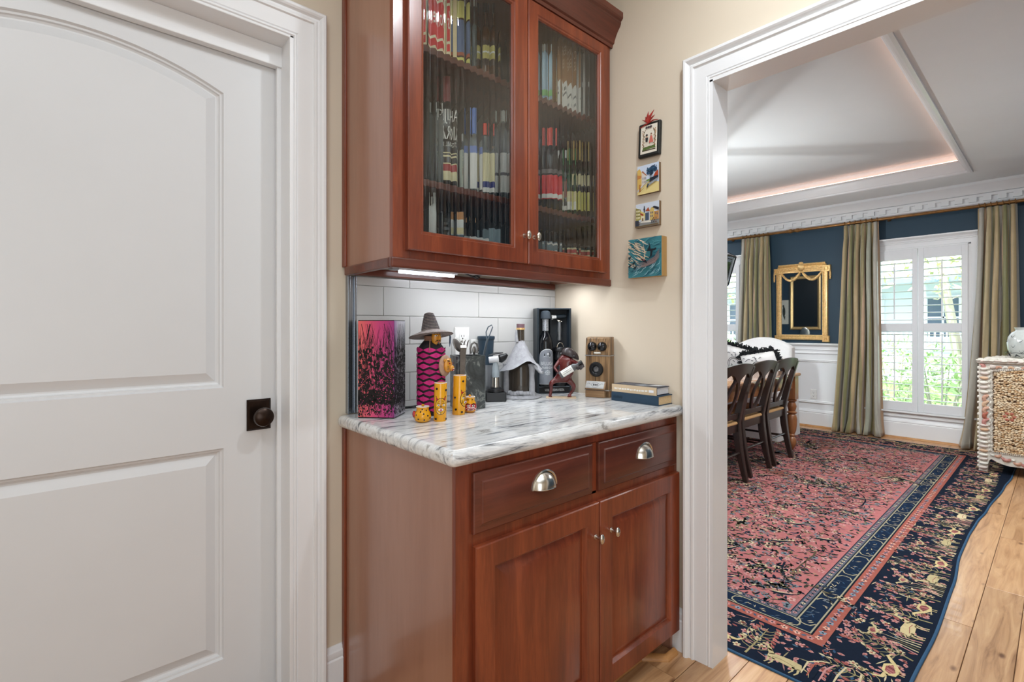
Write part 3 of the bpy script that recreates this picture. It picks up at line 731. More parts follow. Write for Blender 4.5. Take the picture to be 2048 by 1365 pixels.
m = MB(); m.lathe([(.034,.0),(.0355,.004),(.030,.008),(.020,.0095),(0,.010)], n=24)
Ms = Matrix.Translation((.0245,-.041,.162)) @ Matrix.Rotation(math.radians(24),4,'Z') @ Matrix.Rotation(PI/2,4,'X')
m.xf(Ms); sh = obj('shield', m, plain('tan_hide', lin(176,142,120), .7, var=.15, scale=90), dl, False)
m = MB(); m.ell((0,0,.014), (.020,.024,.012), 14, 8); m.ell((.004,-.008,.026), (.011,.010,.008), 12, 8); m.ell((-.016,.018,.012),(.006,.006,.004),8,6); m.ell((.016,.018,.012),(.006,.006,.004),8,6)
m.xf(Ms); th = obj('tiger_head', m, bpy.data.materials['ochre_lacquer'], sh, False)
p = Print(lambda u, v, k: Ms @ Vector((u, v, .0155+.0115*math.sqrt(max(0, 1-(u/.021)**2-(v/.025)**2))+k*.0004)))
for sx in (-1,1):
    p.ell(sx*.008,.008,.0035,.0028,lin(190,36,36)); p.ell(sx*.008,.008,.0016,.0016,lin(15,12,12))
    for q_ in range(3): p.stroke([(sx*.0055,.013+q_*.003),(sx*.014,.014+q_*.002)], .0013, lin(20,14,12)); p.stroke([(sx*.012,-.003-q_*.005),(sx*.017,-.002-q_*.005)], .0014, lin(20,14,12))
p.build('painted_stripes', th, M_gloss, False)
m = MB(); m.ell((.004,-.0125,.031),(.0065,.0050,.004),10,6); m.xf(Ms); obj('open_mouth', m, plain('red_lacquer', lin(140,22,28), .25), th, False)
m = MB(); m.ell((.004,-.010,.0345),(.004,.0013,.0015),8,5); m.ell((.004,-.0155,.0335),(.003,.0012,.0013),8,5); m.xf(Ms); obj('teeth', m, caps['white'], th, False)
m = MB(); m.tube([(.066,-.012,.264),(.067,-.014,.255),(.066,-.014,.238),(.0655,-.014,.222)], [.0015,.0042,.0036,.0008], 8, flat=.6); m.tube([(.064,-.012,.262),(.066,-.012,.272)], [.002,.0006], 6)
obj('feather', m, plain('slate_feather', lin(70,92,116), .7, var=.2), dl, False)
m = MB(); m.tube([(-.027,-.036,.247),(-.030,-.039,.235),(-.031,-.0395,.212)], .0014, 6); obj('cord_end', m, bpy.data.materials['tan_cord'], dl, False)

# ---- yellow ceramics
M_yel = plain('yellow_glaze', lin(226,158,24), .16, coat=.3, var=.05)
ink = lin(22,16,14); redg = lin(176,32,34)
def tube_vase(label, loc, r, h, rz, lean):
    t = thing('tiger_vase', label, 'figurine', loc, rz, 'yellow tiger face tube vases')
    sh_ = lambda x, y, z: (x+lean*z, y, z)
    m = MB(); m.ang = 50; m.lathe([(r*.96,0),(r,.003),(r,h-.002),(r*.97,h),(r*.80,h),(r*.80,h-.03)], n=24); m.v = [sh_(*q) for q in m.v]
    obj('tube', m, M_yel, t, False)
    m = MB(); m.lathe([(r*1.0,h-.0005),(r*.985,h+.0006),(r*.82,h+.0006),(r*.80,h-.004)], n=24, cap=False); m.v = [sh_(*q) for q in m.v]; obj('rim', m, caps['white'], t, False)
    g = cylmap(r+.0002); p = Print(lambda u, v, k: sh_(*g(u, v, k)))
    zc_ = h*.40
    for sx in (-1,1):
        p.poly([(sx*.0145,zc_+.010),(sx*.0165,zc_+.032),(sx*.006,zc_+.021)], ink); p.poly([(sx*.0142,zc_+.013),(sx*.0157,zc_+.029),(sx*.008,zc_+.021)], redg)
    p.ell(0,zc_,.0186,.0256,ink,None,20); p.ell(0,zc_,.0168,.0236,lin(236,180,44),None,20)
    p.stroke([(0,zc_+.023),(0,zc_-.004)], .0012, ink); p.stroke([(0,zc_-.014),(0,zc_-.023)], .001, ink)
    for sx in (-1,1):
        p.ell(sx*.0075,zc_+.004,.0035,.0024,whit); p.ell(sx*.007,zc_+.004,.0015,.0018,lin(60,110,170))
        p.stroke([(sx*.003,zc_+.009),(sx*.0075,zc_+.0095),(sx*.012,zc_+.007)], .0011, ink)
        for q_ in range(4): p.stroke([(sx*(.004+.003*q_),zc_+.014-.0012*q_),(sx*(.0045+.003*q_),zc_+.018-.0022*q_)], .0012, ink)
        for q_ in range(4): p.stroke([(sx*.010,zc_-.004-q_*.003),(sx*.0145,zc_-.003-q_*.0034)], .0009, ink)
        p.poly([(0,zc_-.003),(sx*.003,zc_),(sx*.002,zc_+.003)], ink)
    p.ell(0,zc_-.010,.0072,.0048,ink); p.ell(0,zc_-.010,.0066,.0042,whit); p.ell(0,zc_-.0105,.0040,.0022,redg)
    for u, v in ((-.012,h*.86),(.013,h*.82),(-.013,h*.08),(.015,h*.07),(.034,h*.5),(-.034,h*.45),(.028,h*.9),(-.03,h*.15)): p.ell(u,v,.0032,.0036,ink)
    p.build('painted_tiger', t, M_gloss, False); return t
tube_vase('yellow tube vase with a tiger face turned to the viewer, beside the spotted yellow pot', (.853,1.282,ZC), .0195, .117, math.radians(-28), .02)
tube_vase('taller yellow tube vase in front of the marble crock, its tiger face turned right', (.964,1.338,ZC), .0215, .1285, math.radians(22), .06)
def pot(label, loc, r, h, rz, red):
    t = thing('little_pot', label, 'pot', loc, rz, 'small painted yellow pots')
    prof_ = [(r*.62,0),(r*.9,h*.12),(r,h*.36),(r*.9,h*.60),(r*.70,h*.74),(r*.70,h*.86),(r*.78,h*.99)]
    m = MB(); m.ang = 60; m.lathe(prof_+[(r*.66,h*.99),(r*.6,h*.8)], n=24); obj('pot_body', m, M_yel, t, False)
    m = MB(); m.lathe([(r*.785,h*.975),(r*.77,h*1.0),(r*.66,h*1.0),(r*.62,h*.9)], n=24, cap=False); obj('rim', m, caps['white'], t, False)
    def g(u, v, k):
        z = v*h; rr_ = r
        for (ra, za), (rb, zb_) in zip(prof_, prof_[1:]):
            if za <= z <= zb_: rr_ = ra+(rb-ra)*(z-za)/(zb_-za)
        rr_ += .0004+k*.00015; return (rr_*math.sin(u), -rr_*math.cos(u), z)
    p = Print(g)
    if red:
        for i in range(14):
            a0 = -1.3+2.6*i/14; a1 = -1.3+2.6*(i+1)/14
            for j in range(4): p.rect(a0,a1,.06+.13*j,.06+.13*(j+1),redg,1)
        p.k = 1
        for sx in (-1,1):
            p.ell(sx*.42,.46,.22,.06,whit,None,10); p.ell(sx*.42,.46,.09,.05,ink); p.stroke([(sx*.15,.54),(sx*.5,.60),(sx*.85,.54)],.05,ink)
            p.stroke([(sx*.05,.36),(sx*.5,.34),(sx*.95,.22)],.04,whit)
        p.ell(0,.22,.5,.07,whit,None,12); p.ell(0,.22,.42,.035,lin(140,20,24),None,12)
        for u in (-.5,.35): p.ell(u,.84,.13,.04,ink)
    else:
        for u, v in ((-.9,.5),(-.35,.70),(.1,.58),(.6,.45),(-.55,.25),(.15,.2),(.9,.3),(.55,.78),(-.1,.86),(1.2,.6),(-1.25,.3)): p.ell(u,v,.105,.05,ink)
    p.build('painted_marks', t, M_gloss, False)
    m = MB(); s_ = -1
    m.ell((s_*r*.98,0,h*.5),(r*.2,r*.34,h*.22),10,8); obj('ear', m, plain('red_glaze', redg, .2), t, False)
    m = MB(); m.ell((r*.05,r*.62,h*1.02),(r*.2,r*.2,h*.07),10,6); obj('nub', m, M_yel, t, False)
pot('round yellow pot with black spots at the front of the counter', (.804,1.302,ZC), .0262, .0475, math.radians(-30), False)
pot('little pot painted with a red face beside the marble crock', (1.014,1.342,ZC), .0225, .0535, math.radians(-30), True)

# ---- marble crock with bar tools
a_c = math.atan2(-.04, .0994)
ck = thing('marble_crock', 'dark grey veined marble crock holding bar tools', 'crock', (1.0066,1.41,ZC), a_c)
mm, nt, pp = nodes('dark_green_marble')
f = noise(nt, 7, 8, .65, mapping(nt, (1,1,1)), 2.5)
nt.links.new(ramp(nt, f, [(.38, lin(44,48,50)), (.505, lin(70,76,76)), (.53, lin(132,136,132)), (.555, lin(68,74,76)), (.75, lin(44,48,52))]), pp.inputs['Base Color']); pp.inputs['Roughness'].default_value = .3
m = MB(); m.ang = 25
def rr(x0, x1, y0, y1, r_, n=5):
    o = []
    for cx_, cy_, a in ((x1-r_,y0+r_,-90),(x1-r_,y1-r_,0),(x0+r_,y1-r_,90),(x0+r_,y0+r_,180)):
        for i in range(n+1): t = math.radians(a+90*i/n); o.append((cx_+r_*math.cos(t), cy_+r_*math.sin(t)))
    return o
o1 = rr(0,.107,0,.105,.008); o2 = rr(.009,.098,.009,.096,.005)
m.grid([[(x,y,0) for x,y in o1],[(x,y,.187) for x,y in o1],[(x,y,.187) for x,y in o2],[(x,y,.02) for x,y in o2]], True, True, True)
obj('crock_body', m, mm, ck, False)
M_tool = plain('worn_steel', lin(120,116,112), .32, .85, var=.15, scale=40)
def tool(name, label, build, mat=M_tool):
    t = thing(name, label, name.replace('_',' '), (1.0066,1.41,ZC+.021), a_c, 'bar tools in the marble crock')
    build(t, mat); return t
def b_spoon(t, mat):
    m = MB(); m.tube([(.04,.05,0),(.028,.04,.12),(.020,.03,.178)], [.003,.003,.0025], 8); obj('handle', m, mat, t, False)
    m = MB(); M_ = Matrix.Rotation(math.radians(-30),4,'Y') @ Matrix.Rotation(math.radians(35),4,'Z'); m.ell((.011,.026,.205),(.021,.006,.028),16,10,M_); obj('bowl', m, mat, t, False)
tool('slotted_spoon', 'oval dark steel spoon leaning left out of the marble crock', b_spoon)
def b_tongs(t, mat):
    m = MB(); m.smooth = False
    pts = [(.045,-.0065,-.0),(.045,-.0065,.18)]
    for dy in (0,):
        m.grid([[(.008,-.013,.06),(.024,-.013,.06),(.024,-.010,.06),(.008,-.010,.06)],[(.010,-.013,.17),(.030,-.013,.17),(.030,-.010,.17),(.010,-.010,.17)],[(.012,-.011,.196),(.034,-.011,.196),(.034,-.008,.196),(.012,-.008,.196)],[(.014,.0,.204),(.036,.0,.204),(.036,.003,.201),(.014,.003,.201)],[(.016,.014,.190),(.034,.014,.190),(.034,.012,.186),(.016,.012,.186)],[(.016,.016,.02),(.030,.016,.02),(.030,.0185,.02),(.016,.0185,.02)]], True, True, True)
    obj('sprung_arms', m, mat, t, False, .001)
tool('ice_tongs', 'wide steel ice tongs hooked over the front of the marble crock', b_tongs)
def b_fork(t, mat):
    m = MB(); m.tube([(.045,.06,0),(.037,.055,.12),(.036,.05,.185)], .003, 8); obj('handle', m, mat, t, False)
    for i in range(3):
        m = MB(); m.tube([(.036,.05,.183),(.026+.011*i,.05-.004*i,.196),(.028+.012*i,.048-.004*i,.214),(.034+.011*i,.046-.004*i,.222)], [.003,.003,.0032,.0012], 8, flat=.7); obj('tine', m, mat, t, False)
tool('serving_fork', 'steel fork with curled tines behind the spoon in the crock', b_fork)
def b_opener(t, mat):
    m = MB(); m.tube([(.06,.05,.02),(.075,.05,.165)], .004, 8); obj('shank', m, mat, t, False)
    m = MB(); M_ = Matrix.Rotation(math.radians(8),4,'Y')
    m.tube([(.066,.05,.172),(.064,.05,.19),(.068,.05,.206),(.078,.05,.212),(.088,.05,.206),(.091,.05,.19),(.087,.05,.172)], .0035, 8); m.ell((.0775,.05,.183),(.007,.004,.016),12,8); obj('loop', m, mat, t, False)
tool('bottle_opener', 'round looped steel bottle opener in the middle of the crock', b_opener)
def b_whisk(t, mat):
    m = MB(); m.smooth = True; m.tube([(.07,.03,0),(.092,.03,.10),(.122,.03,.225)], [.006,.006,.007], 10, flat=.5); obj('handle', m, mat, t, False)
    m = MB(); m.tube([(.119,.03,.222),(.117,.03,.25),(.125,.03,.268),(.138,.03,.275),(.142,.03,.268),(.133,.03,.245),(.124,.03,.224)], .0022, 8); obj('hanging_loop', m, mat, t, False)
tool('steel_peeler', 'flat handled steel peeler leaning right with an open hanging loop', b_whisk, plain('blued_steel', lin(96,108,118), .28, .8))

# ---- dark tumbler, corkscrew stand, measuring scoop
tb = thing('insulated_tumbler', 'dark blue tapered tumbler with grey lower half behind the crock', 'tumbler', (1.254,1.5525,ZC))
m = MB(); m.lathe([(.020,0),(.0265,.14)], n=24); obj('lower_body', m, plain('grey_satin', lin(128,130,134), .4, .3), tb, False)
m = MB(); m.lathe([(.027,.138),(.0315,.236),(.0345,.240),(.0355,.246),(.0345,.252),(.030,.253),(.027,.248),(.020,.246)], n=28); obj('sleeve', m, plain('navy_sleeve', lin(38,58,74), .45), tb, False)
cs = thing('electric_corkscrew', 'chrome and clear corkscrew standing in a black base by the clay house', 'corkscrew', (1.246,1.484,ZC), math.radians(-35))
m = MB(); m.smooth = False; m.box(-.040,.040,-.032,.032,0,.036); obj('charging_base', m, M_black, cs, False, .004)
m = MB(); m.lathe([(.031,.036),(.034,.040),(.032,.048),(.022,.050),(.021,.054)], n=24); obj('collar', m, plain('black_rubber', lin(30,30,32), .3), cs, False)
m = MB(); m.lathe([(.0135,.052),(.0135,.092),(.015,.094)], n=20); obj('chrome_barrel', m, M_steel, cs, False)
m = MB(); m.lathe([(.015,.093),(.0155,.115),(.013,.135),(.007,.155)], n=16); obj('clear_sleeve', m, plain('smoked_clear', lin(190,200,206), .05, trans=.5), cs, False)
m = MB(); m.tube([(-.026,0,.160),(.012,0,.164)], [.0125,.0135], 16); obj('white_grip', m, plain('pale_grip', lin(206,206,208), .35), cs, False)
m = MB(); m.tube([(.012,0,.164),(.02,0,.165),(.034,0,.172),(.046,0,.182)], [.0135,.0175,.014,.006], 14); m.tube([(-.028,.004,.178),(.0,.004,.186),(.03,.004,.188)], [.003,.009,.004], 10, flat=.5); obj('black_lever', m, M_black, cs, False)
# ---- black cables at the back of the counter
cb = MB()
for i, (dz, dy) in enumerate(((.003,.0),(.003,.012),(.008,.02))):
    cb.tube([(.86,1.565-dy,ZC+dz),(.90,1.545-dy,ZC+dz+.002),(.94,1.56-dy*.6,ZC+dz),(.965,1.545-dy,ZC+dz+.004),(.99,1.560-dy*.8,ZC+dz),(1.03,1.565-dy,ZC+dz)], .0026, 6)
cb.box(.955,.99,1.535,1.56,ZC,ZC+.018)
tag(obj('power_cable', cb, M_black), 'tangle of thin black power cable along the back of the counter', 'cable')

# ---- clay house bottle
hb = thing('clay_house_bottle', 'bottle covered in rough grey clay shaped as a small house with a pointed roof', 'bottle', (1.392,1.497,ZC), math.radians(-45))
M_clay = plain('rough_grey_clay', lin(160,160,164), .95, var=.12, scale=70, bmp=1.0)
q = random.Random(4)
m = MB(); m.lathe([(.052,.004),(.054,.02),(.054,.125),(.040,.160),(.022,.195),(.0160,.222),(.0152,.285)], n=28); obj('glass_body', m, plain('smoky_glass', lin(74,66,58), .08, trans=.35), hb, False)
m = MB(); m.lathe([(.0178,.278),(.0185,.282),(.0178,.286)], n=18); obj('gold_ring', m, M_gold, hb, False)
m = MB(); m.lathe([(.0165,.286),(.0168,.301),(.0155,.303)], n=18); obj('cork', m, plain('mauve_cap', lin(112,84,92), .5), hb, False)
def lumpy(mb, amt, i0=0):
    mb.v = mb.v[:i0]+[(x+q.uniform(-amt,amt), y+q.uniform(-amt,amt), z+q.uniform(-amt,amt)*.7) for x,y,z in mb.v[i0:]]
m = MB(); m.ang = 70
rows_ = []; n = 40
for i in range(13):
    t = i/12; row = []
    for j in range(n):
        a = 2*PI*j/n; front = max(0, math.cos(a+PI/2-.42)); ca, sa = math.cos(a), math.sin(a)
        sq = 1/max(abs(ca), abs(sa))**.55
        zb_ = .112+.044*max(0, front)**7+.005*math.sin(3*a+1)
        r_ = .014+(.079-.014)*t**1.12*sq**.6
        if t > .8: r_ += (t-.8)*.05
        z = .236-(.236-zb_)*t
        row.append((r_*ca+q.uniform(-.0018,.0018), r_*sa+q.uniform(-.0018,.0018), z+q.uniform(-.0015,.0015)))
    rows_.append(row)
rows_.append([(x*.93, y*.93, z+.004) for x, y, z in rows_[-1]]); rows_.append([(x*.8, y*.8, z+.022) for x, y, z in rows_[-2]])
m.grid(rows_, True); obj('clay_roof', m, M_clay, hb, False)
m = MB(); m.ang = 70; n = 34
m.grid([[((r_+.004*math.sin(5*2*PI*j/n))*math.cos(2*PI*j/n)+q.uniform(-.001,.001),(r_+.004*math.sin(5*2*PI*j/n))*math.sin(2*PI*j/n)+q.uniform(-.001,.001),z+q.uniform(-.0008,.0008)*(z>.001)) for j in range(n)] for r_, z in ((.086,0),(.088,.005),(.078,.010),(.066,.014),(.058,.020),(.056,.03))], True, True, False); obj('clay_base', m, M_clay, hb, False)
for a in (200, 322, 60, 120):
    t = math.radians(a); m = MB(); m.ang = 70
    m.tube([(.060*math.cos(t),.060*math.sin(t),z) for z in (.008,.03,.06,.09,.12,.14)], [.017,.012,.013,.011,.013,.016], 12); lumpy(m, .0016); obj('clay_post', m, M_clay, hb, False)
m = MB(); m.ang = 70
for i in range(9):
    a = math.radians(215+i*12); m.ell((.062*math.cos(a),.062*math.sin(a),.022+q.uniform(-.003,.003)),(.012,.012,.010),8,6)
lumpy(m, .0012); obj('clay_step', m, M_clay, hb, False)
m = MB(); m.ang = 70; m.tube([(-.016*math.cos(.5),-.012,.228),(-.017,-.011,.25),(-.0165,-.009,.276)], [.008,.006,.004], 8); m.tube([(.06,-.05,.135),(.075,-.06,.118),(.083,-.064,.108),(.092,-.068,.108)], [.012,.009,.007,.006], 8); lumpy(m, .001); obj('clay_drip', m, M_clay, hb, False)
# ---- black presentation box with bottle, brush and tin
VL, VA = (1.512, 1.520, ZC), math.atan2(-.077, .135)
vb = thing('presentation_box', 'tall black open fronted presentation box standing in the corner by the clay house', 'box', VL, VA)
M_vb = plain('blue_black_board', lin(34,44,52), .35, var=.05)
VW, VH, VD = .155, .372, .068
m = MB(); m.smooth = False
m.box(0,.006,0,VD,0,VH); m.box(VW-.006,VW,0,VD,0,VH); m.box(.006,VW-.006,0,VD,VH-.006,VH); m.box(.006,VW-.006,VD-.004,VD,.0,VH-.006); m.box(.006,VW-.006,.0,VD-.004,0,.030)
m.box(.0055,.0085,-.0015,.002,.0,VH); m.box(VW-.0085,VW-.0055,-.0015,.002,0,VH)
obj('box_shell', m, M_vb, vb, False, .0012)
m = MB(); m.smooth = False; m.box(.006,VW-.006,.045,VD-.004,.03,VH-.006); m.box(.068,.074,.03,.045,.03,VH-.006); obj('fitted_liner', m, plain('charcoal_foam', lin(30,34,38), .7), vb, False)
p = Print(lambda u, v, k: (u, -.0003-k*.0001, v))
p.rect(.008,VW-.008,.004,.0285,lin(18,18,20)); p.rect(.008,VW-.008,.0285,.0297,lin(150,160,170)); p.text('NOBLE RUSSIAN VODKA', .035,.122,.010,.0205,lin(214,214,214)); p.build('lettered_panel', vb, None, False)
bt = thing('vodka_bottle', 'black bottle with a silver fish label in the presentation box', 'bottle', (VL[0]+.0405*math.cos(VA)-.004*-math.sin(VA)*0-(.012)*math.sin(VA), VL[1]+.0405*math.sin(VA)+.012*math.cos(VA), ZC+.0302), VA)
m = MB(); m.ang = 60; r = .0325
m.lathe([(.028,0),(.0315,.004),(r,.012),(r,.185),(.031,.203),(.024,.222),(.014,.236),(.0128,.245),(.0128,.29)], n=32); obj('glass_body', m, plain('black_glass', lin(16,18,22), .06), bt, False)
m = MB(); m.lathe([(.0138,.243),(.0138,.288),(.0145,.289),(.0145,.294),(.012,.295)], n=20); ncap = obj('neck_foil', m, plain('patterned_silver_foil', lin(150,154,160), .35, .5, var=.5, scale=220), bt, False)
m = MB(); m.lathe([(.0225,.296),(.0225,.312),(.019,.326),(.010,.331),(0,.332)], n=20); obj('foam_cap', m, plain('slate_foam', lin(50,58,66), .8), vb, False).location = (.0405,.012,.0302)
p = Print(cylmap(r+.0006)); sil = lin(134,138,146)
n_ = 20
for i in range(n_):
    u0 = -.040+.080*i/n_; u1 = -.040+.080*(i+1)/n_
    top = lambda u: .125+.040*math.sqrt(max(0, 1-(u/.040)**2))
    p.poly([(u0,.012),(u1,.012),(u1,top(u1)),(u0,top(u0))], lin(206,208,210), 1); p.poly([(u0,.014),(u1,.014),(u1,top(u1)-.003),(u0,top(u0)-.003)], sil, 2)
p.k = 2; fg = lin(226,228,230)
p.ell(0,.138,.0155,.0145,lin(20,20,24),None,18)
p.poly([(-.022,.128),(-.012,.131),(-.002,.126),(.010,.126),(.017,.133),(.021,.141),(.015,.138),(.006,.132),(-.004,.133),(-.014,.134)], lin(206,210,214)); p.ell(.002,.143,.0055,.0035,fg)
p.text('BELUGA',-.030,.030,.095,.109,fg); p.text('Noble Line',-.025,.026,.080,.090,fg,.35)
for i in range(8): a = i*PI/4; p.ell(.009*math.cos(a),.063+.009*math.sin(a),.0034,.0028,lin(200,204,208),9,6)
p.ell(0,.063,.005,.005,lin(190,194,198),10,8); p.rect(-.020,.020,.0455,.0475,lin(190,194,198)); p.rect(-.028,.028,.020,.0235,lin(176,180,184))
p.build('bottle_label', bt, None, False)
def vloc(x, y, z): return (VL[0]+x*math.cos(VA)-y*math.sin(VA), VL[1]+x*math.sin(VA)+y*math.cos(VA), ZC+z)
bh = thing('sealing_hammer', 'small hammer with white bristle brush end in the presentation box', 'tool', vloc(.110,.030,.2302), VA)
m = MB(); m.lathe([(.0075,0),(.0085,.008),(.0068,.02),(.0088,.045),(.0062,.082)], n=16); obj('handle', m, plain('grey_handle', lin(112,114,116), .35, .4), bh, False)
m = MB(); m.ell((0,0,.086),(.010,.007,.006),10,6); m.ell((-.008,-.003,.090),(.006,.004,.003),8,5); m.ell((.009,-.003,.084),(.005,.004,.003),8,5); obj('ferrule', m, M_steel, bh, False)
m = MB(); m.tube([(-.016,0,.104),(.028,0,.108)], [.0085,.0095], 16); obj('hammer_head', m, M_vb, bh, False)
m = MB(); m.tube([(-.016,0,.104),(-.026,0,.1035),(-.037,0,.102)], [.0075,.0085,.0105], 16); obj('bristles', m, plain('white_bristle', lin(216,216,214), .8, var=.2, scale=300), bh, False)
tin = thing('caviar_tin', 'round black lidded tin with silver bands in the presentation box', 'tin', vloc(.110,.022,.0302), VA)
m = MB(); m.ang = 40; m.lathe([(.026,0),(.028,.006),(.028,.09),(.024,.094),(.024,.112),(.029,.115),(.029,.130),(.0275,.132),(.0275,.15),(.030,.152),(.030,.165),(.026,.170)], n=28); obj('tin_body', m, M_black, tin, False)
m = MB(); m.tube([(.015*math.cos(PI*i/10), -.004, .168+.022*math.sin(PI*i/10)) for i in range(11)], .0022, 8); obj('ring_pull', m, M_steel, tin, False)
p = Print(cylmap(.0284)); p.rect(-.015,.018,.128,.152,lin(70,72,78)); p.rect(-.026,.026,.150,.1525,lin(170,174,180)); p.stroke([(-.006,.145),(.006,.148),(.012,.143)],.002,lin(210,210,214)); p.rect(-.02,.02,.02,.03,lin(120,150,190)); p.build('tin_label', tin, None, False)

# ---- red frog figurine hugging a bottle
fr = thing('frog_figurine', 'red frog figurine with dark cap bending its knees and holding a small bottle', 'figurine', (1.506,1.366,ZC), math.radians(-47))
m = MB(); m.smooth = False; m.box(-.068,.054,-.022,.022,0,.0035); obj('wooden_base', m, plain('pale_wood_strip', lin(214,190,160), .6), fr, False, .0008)
M_frog = plain('oxblood_glaze', lin(92,33,32), .22, coat=.3, var=.35, scale=35)
def skin(name, V, E_, rad, mat, parent, sub=2):
    me = bpy.data.meshes.new(name); me.from_pydata(V, E_, []); me.update()
    o = bpy.data.objects.new(name, me); col.objects.link(o); o.parent = parent; me.materials.append(mat)
    sk = o.modifiers.new('skin', 'SKIN'); sk.use_smooth_shade = True
    lay = me.skin_vertices[0] if me.skin_vertices else None
    if lay is None:
        b = bmesh.new(); b.from_mesh(me); b.verts.layers.skin.verify(); b.to_mesh(me); b.free(); lay = me.skin_vertices[0]
    for i, r_ in enumerate(rad):
        lay.data[i].radius = (r_, r_) if not isinstance(r_, tuple) else r_; lay.data[i].use_root = (i == 0)
    s_ = o.modifiers.new('sub', 'SUBSURF'); s_.levels = sub; s_.render_levels = sub
    return o
V = [(.004,0,.080),(.016,-.002,.108),(.016,-.002,.136),(.012,-.002,.160),(.024,-.008,.178),  # trunk, head
     (-.026,-.004,.074),(-.048,-.016,.062),(-.047,-.004,.034),(-.051,-.004,.012),(-.056,-.016,.007),
     (.024,-.002,.072),(.046,-.014,.050),(.040,-.004,.028),(.024,-.004,.012),(.034,-.016,.007),
     (-.012,-.010,.152),(-.034,-.022,.124),(-.018,-.042,.106),(.034,-.016,.152),(.062,-.034,.142),(.068,-.046,.132),
     (-.046,-.018,.006),(.020,-.018,.006)]
E_ = [(0,1),(1,2),(2,3),(3,4),(0,5),(5,6),(6,7),(7,8),(8,9),(0,10),(10,11),(11,12),(12,13),(13,14),(3,15),(15,16),(16,17),(3,18),(18,19),(19,20),(8,21),(13,22)]
rad = [.024,.034,.033,.024,.017,.014,.010,.0075,.005,.0036,.014,.010,.0075,.005,.0036,.010,.0068,.005,.009,.007,.006,.003,.003]
skin('frog_body', V, E_, rad, M_frog, fr)
m = MB(); m.ang = 70
rows_ = []
for i in range(6):
    a = PI/2*i/5
    rows_.append([(.030+.036*math.sin(a)*math.cos(t)*1.0, -.006+.026*math.sin(a)*math.sin(t), .170+.034*math.cos(a)-.35*(.036*math.sin(a)*math.cos(t))) for t in [2*PI*j/20 for j in range(20)]])
rows_.append([(x*.92+.0024, y*.92, z-.002) for x, y, z in rows_[-1]])
m.grid(rows_, True, True, True)
obj('dark_cap', m, plain('dark_grey_glaze', lin(52,44,44), .35), fr, False)
m = MB(); m.ell((.045,-.026,.170),(.006,.006,.006),10,7); m.ell((.054,-.008,.170),(.006,.006,.006),10,7); obj('eye', m, M_black, fr, False)
Mb = Matrix.Translation((-.012,-.046,.095)) @ Matrix.Rotation(math.radians(58),4,'Y')
lb = thing('miniature_bottle', 'small clear bottle with white label carried in the red frog arms', 'bottle', (1.506,1.366,ZC), math.radians(-47))
m = MB(); m.ang = 50; m.lathe([(.013,0),(.0145,.004),(.0145,.062),(.0125,.070),(.007,.078),(.0058,.092)], n=20); m.xf(Mb); obj('glass_body', m, plain('grey_glass', lin(88,88,90), .1), lb, False)
m = MB(); m.lathe([(.0085,.088),(.0088,.103),(.0075,.104)], n=16); m.xf(Mb); obj('cap', m, M_black, lb, False)
g = cylmap(.0148, -PI/2); p = Print(lambda u, v, k: Mb @ Vector(g(u, v, k)))
wrap_rect(p,.0148,-.017,.017,.010,.058,whit); p.rect(-.003,.004,.028,.036,lin(70,70,72)); 
for q_ in range(3): p.rect(-.012+.007*q_,-.0105+.007*q_,.014,.054,lin(120,120,122))
p.build('bottle_label', lb, None, False)
m = MB(); 
for i in range(4): m.tube([(.066,-.046+.0,.134),(.068+.004*i,-.060+.002*i,.128+.004*i),(.070+.004*i,-.062,.120+.004*i)], [.004,.0036,.0028], 8)
m.ell((.060,-.05,.128),(.009,.006,.010),10,7); obj('dark_hand', m, bpy.data.materials['dark_grey_glaze'], fr, False)

# ---- wooden wall-phone shaped radio / phone model
ph = thing('wooden_phone', 'small wooden old fashioned wall phone model with two bells, beside the books', 'phone', (1.648,1.289,ZC), math.radians(-73))
M_pw = zebra('zebra_wood')
M_pwh = wood('zebra_wood_flat', lin(96,72,50), lin(138,106,74), lin(162,130,94), grain=(1.5,26,26), rough=.4, scale=2.4)
m = MB(); m.smooth = False; m.box(-.0525,.0525,-.026,.029,.030,.170); m.box(-.0525,.0525,-.020,.029,0,.030); obj('case', m, M_pw, ph, False, .002)
m = MB(); m.smooth = False
m.prism([(-.028,.173),(-.022,.244),(.0,.249),(.029,.249),(.029,.173)], -.0525, .0525, lambda u, v, d: (d, u, v)); obj('bell_box', m, M_pw, ph, False, .003)
m = MB(); m.smooth = False; m.box(-.0535,.0535,-.0285,.0295,.1695,.1735); m.box(-.0535,.0535,-.034,.0295,.029,.0325); obj('silver_band', m, plain('dull_silver', lin(178,178,178), .3, .7), ph, False)
for x in (-.0215,.0215):
    m = MB(); m.lathe([(.0195,.0),(.0192,.007),(.016,.013),(.010,.017),(.0,.0185)], n=24); m.xf(Matrix.Translation((x,-.0255,.209)) @ Matrix.Rotation(PI/2,4,'X')); obj('bell', m, plain('blackened_steel', lin(60,60,62), .16, .9), ph, False)
m = MB(); m.tube([(-.012,-.029,.183),(.016,-.029,.183)], .0042, 8); obj('striker', m, plain('cream_label', lin(222,216,204), .4), ph, False)
m = MB(); m.ang = 40; m.lathe([(.029,0),(.031,.005),(.027,.010),(.019,.011),(.0155,.008),(.014,.004)], n=28, cap=False); m.lathe([(.0145,.003),(.008,.006),(0,.0065)], n=20, cap=False); m.xf(Matrix.Translation((-.003,-.026,.115)) @ Matrix.Rotation(PI/2,4,'X')); mp = obj('mouthpiece', m, M_black, ph, False)
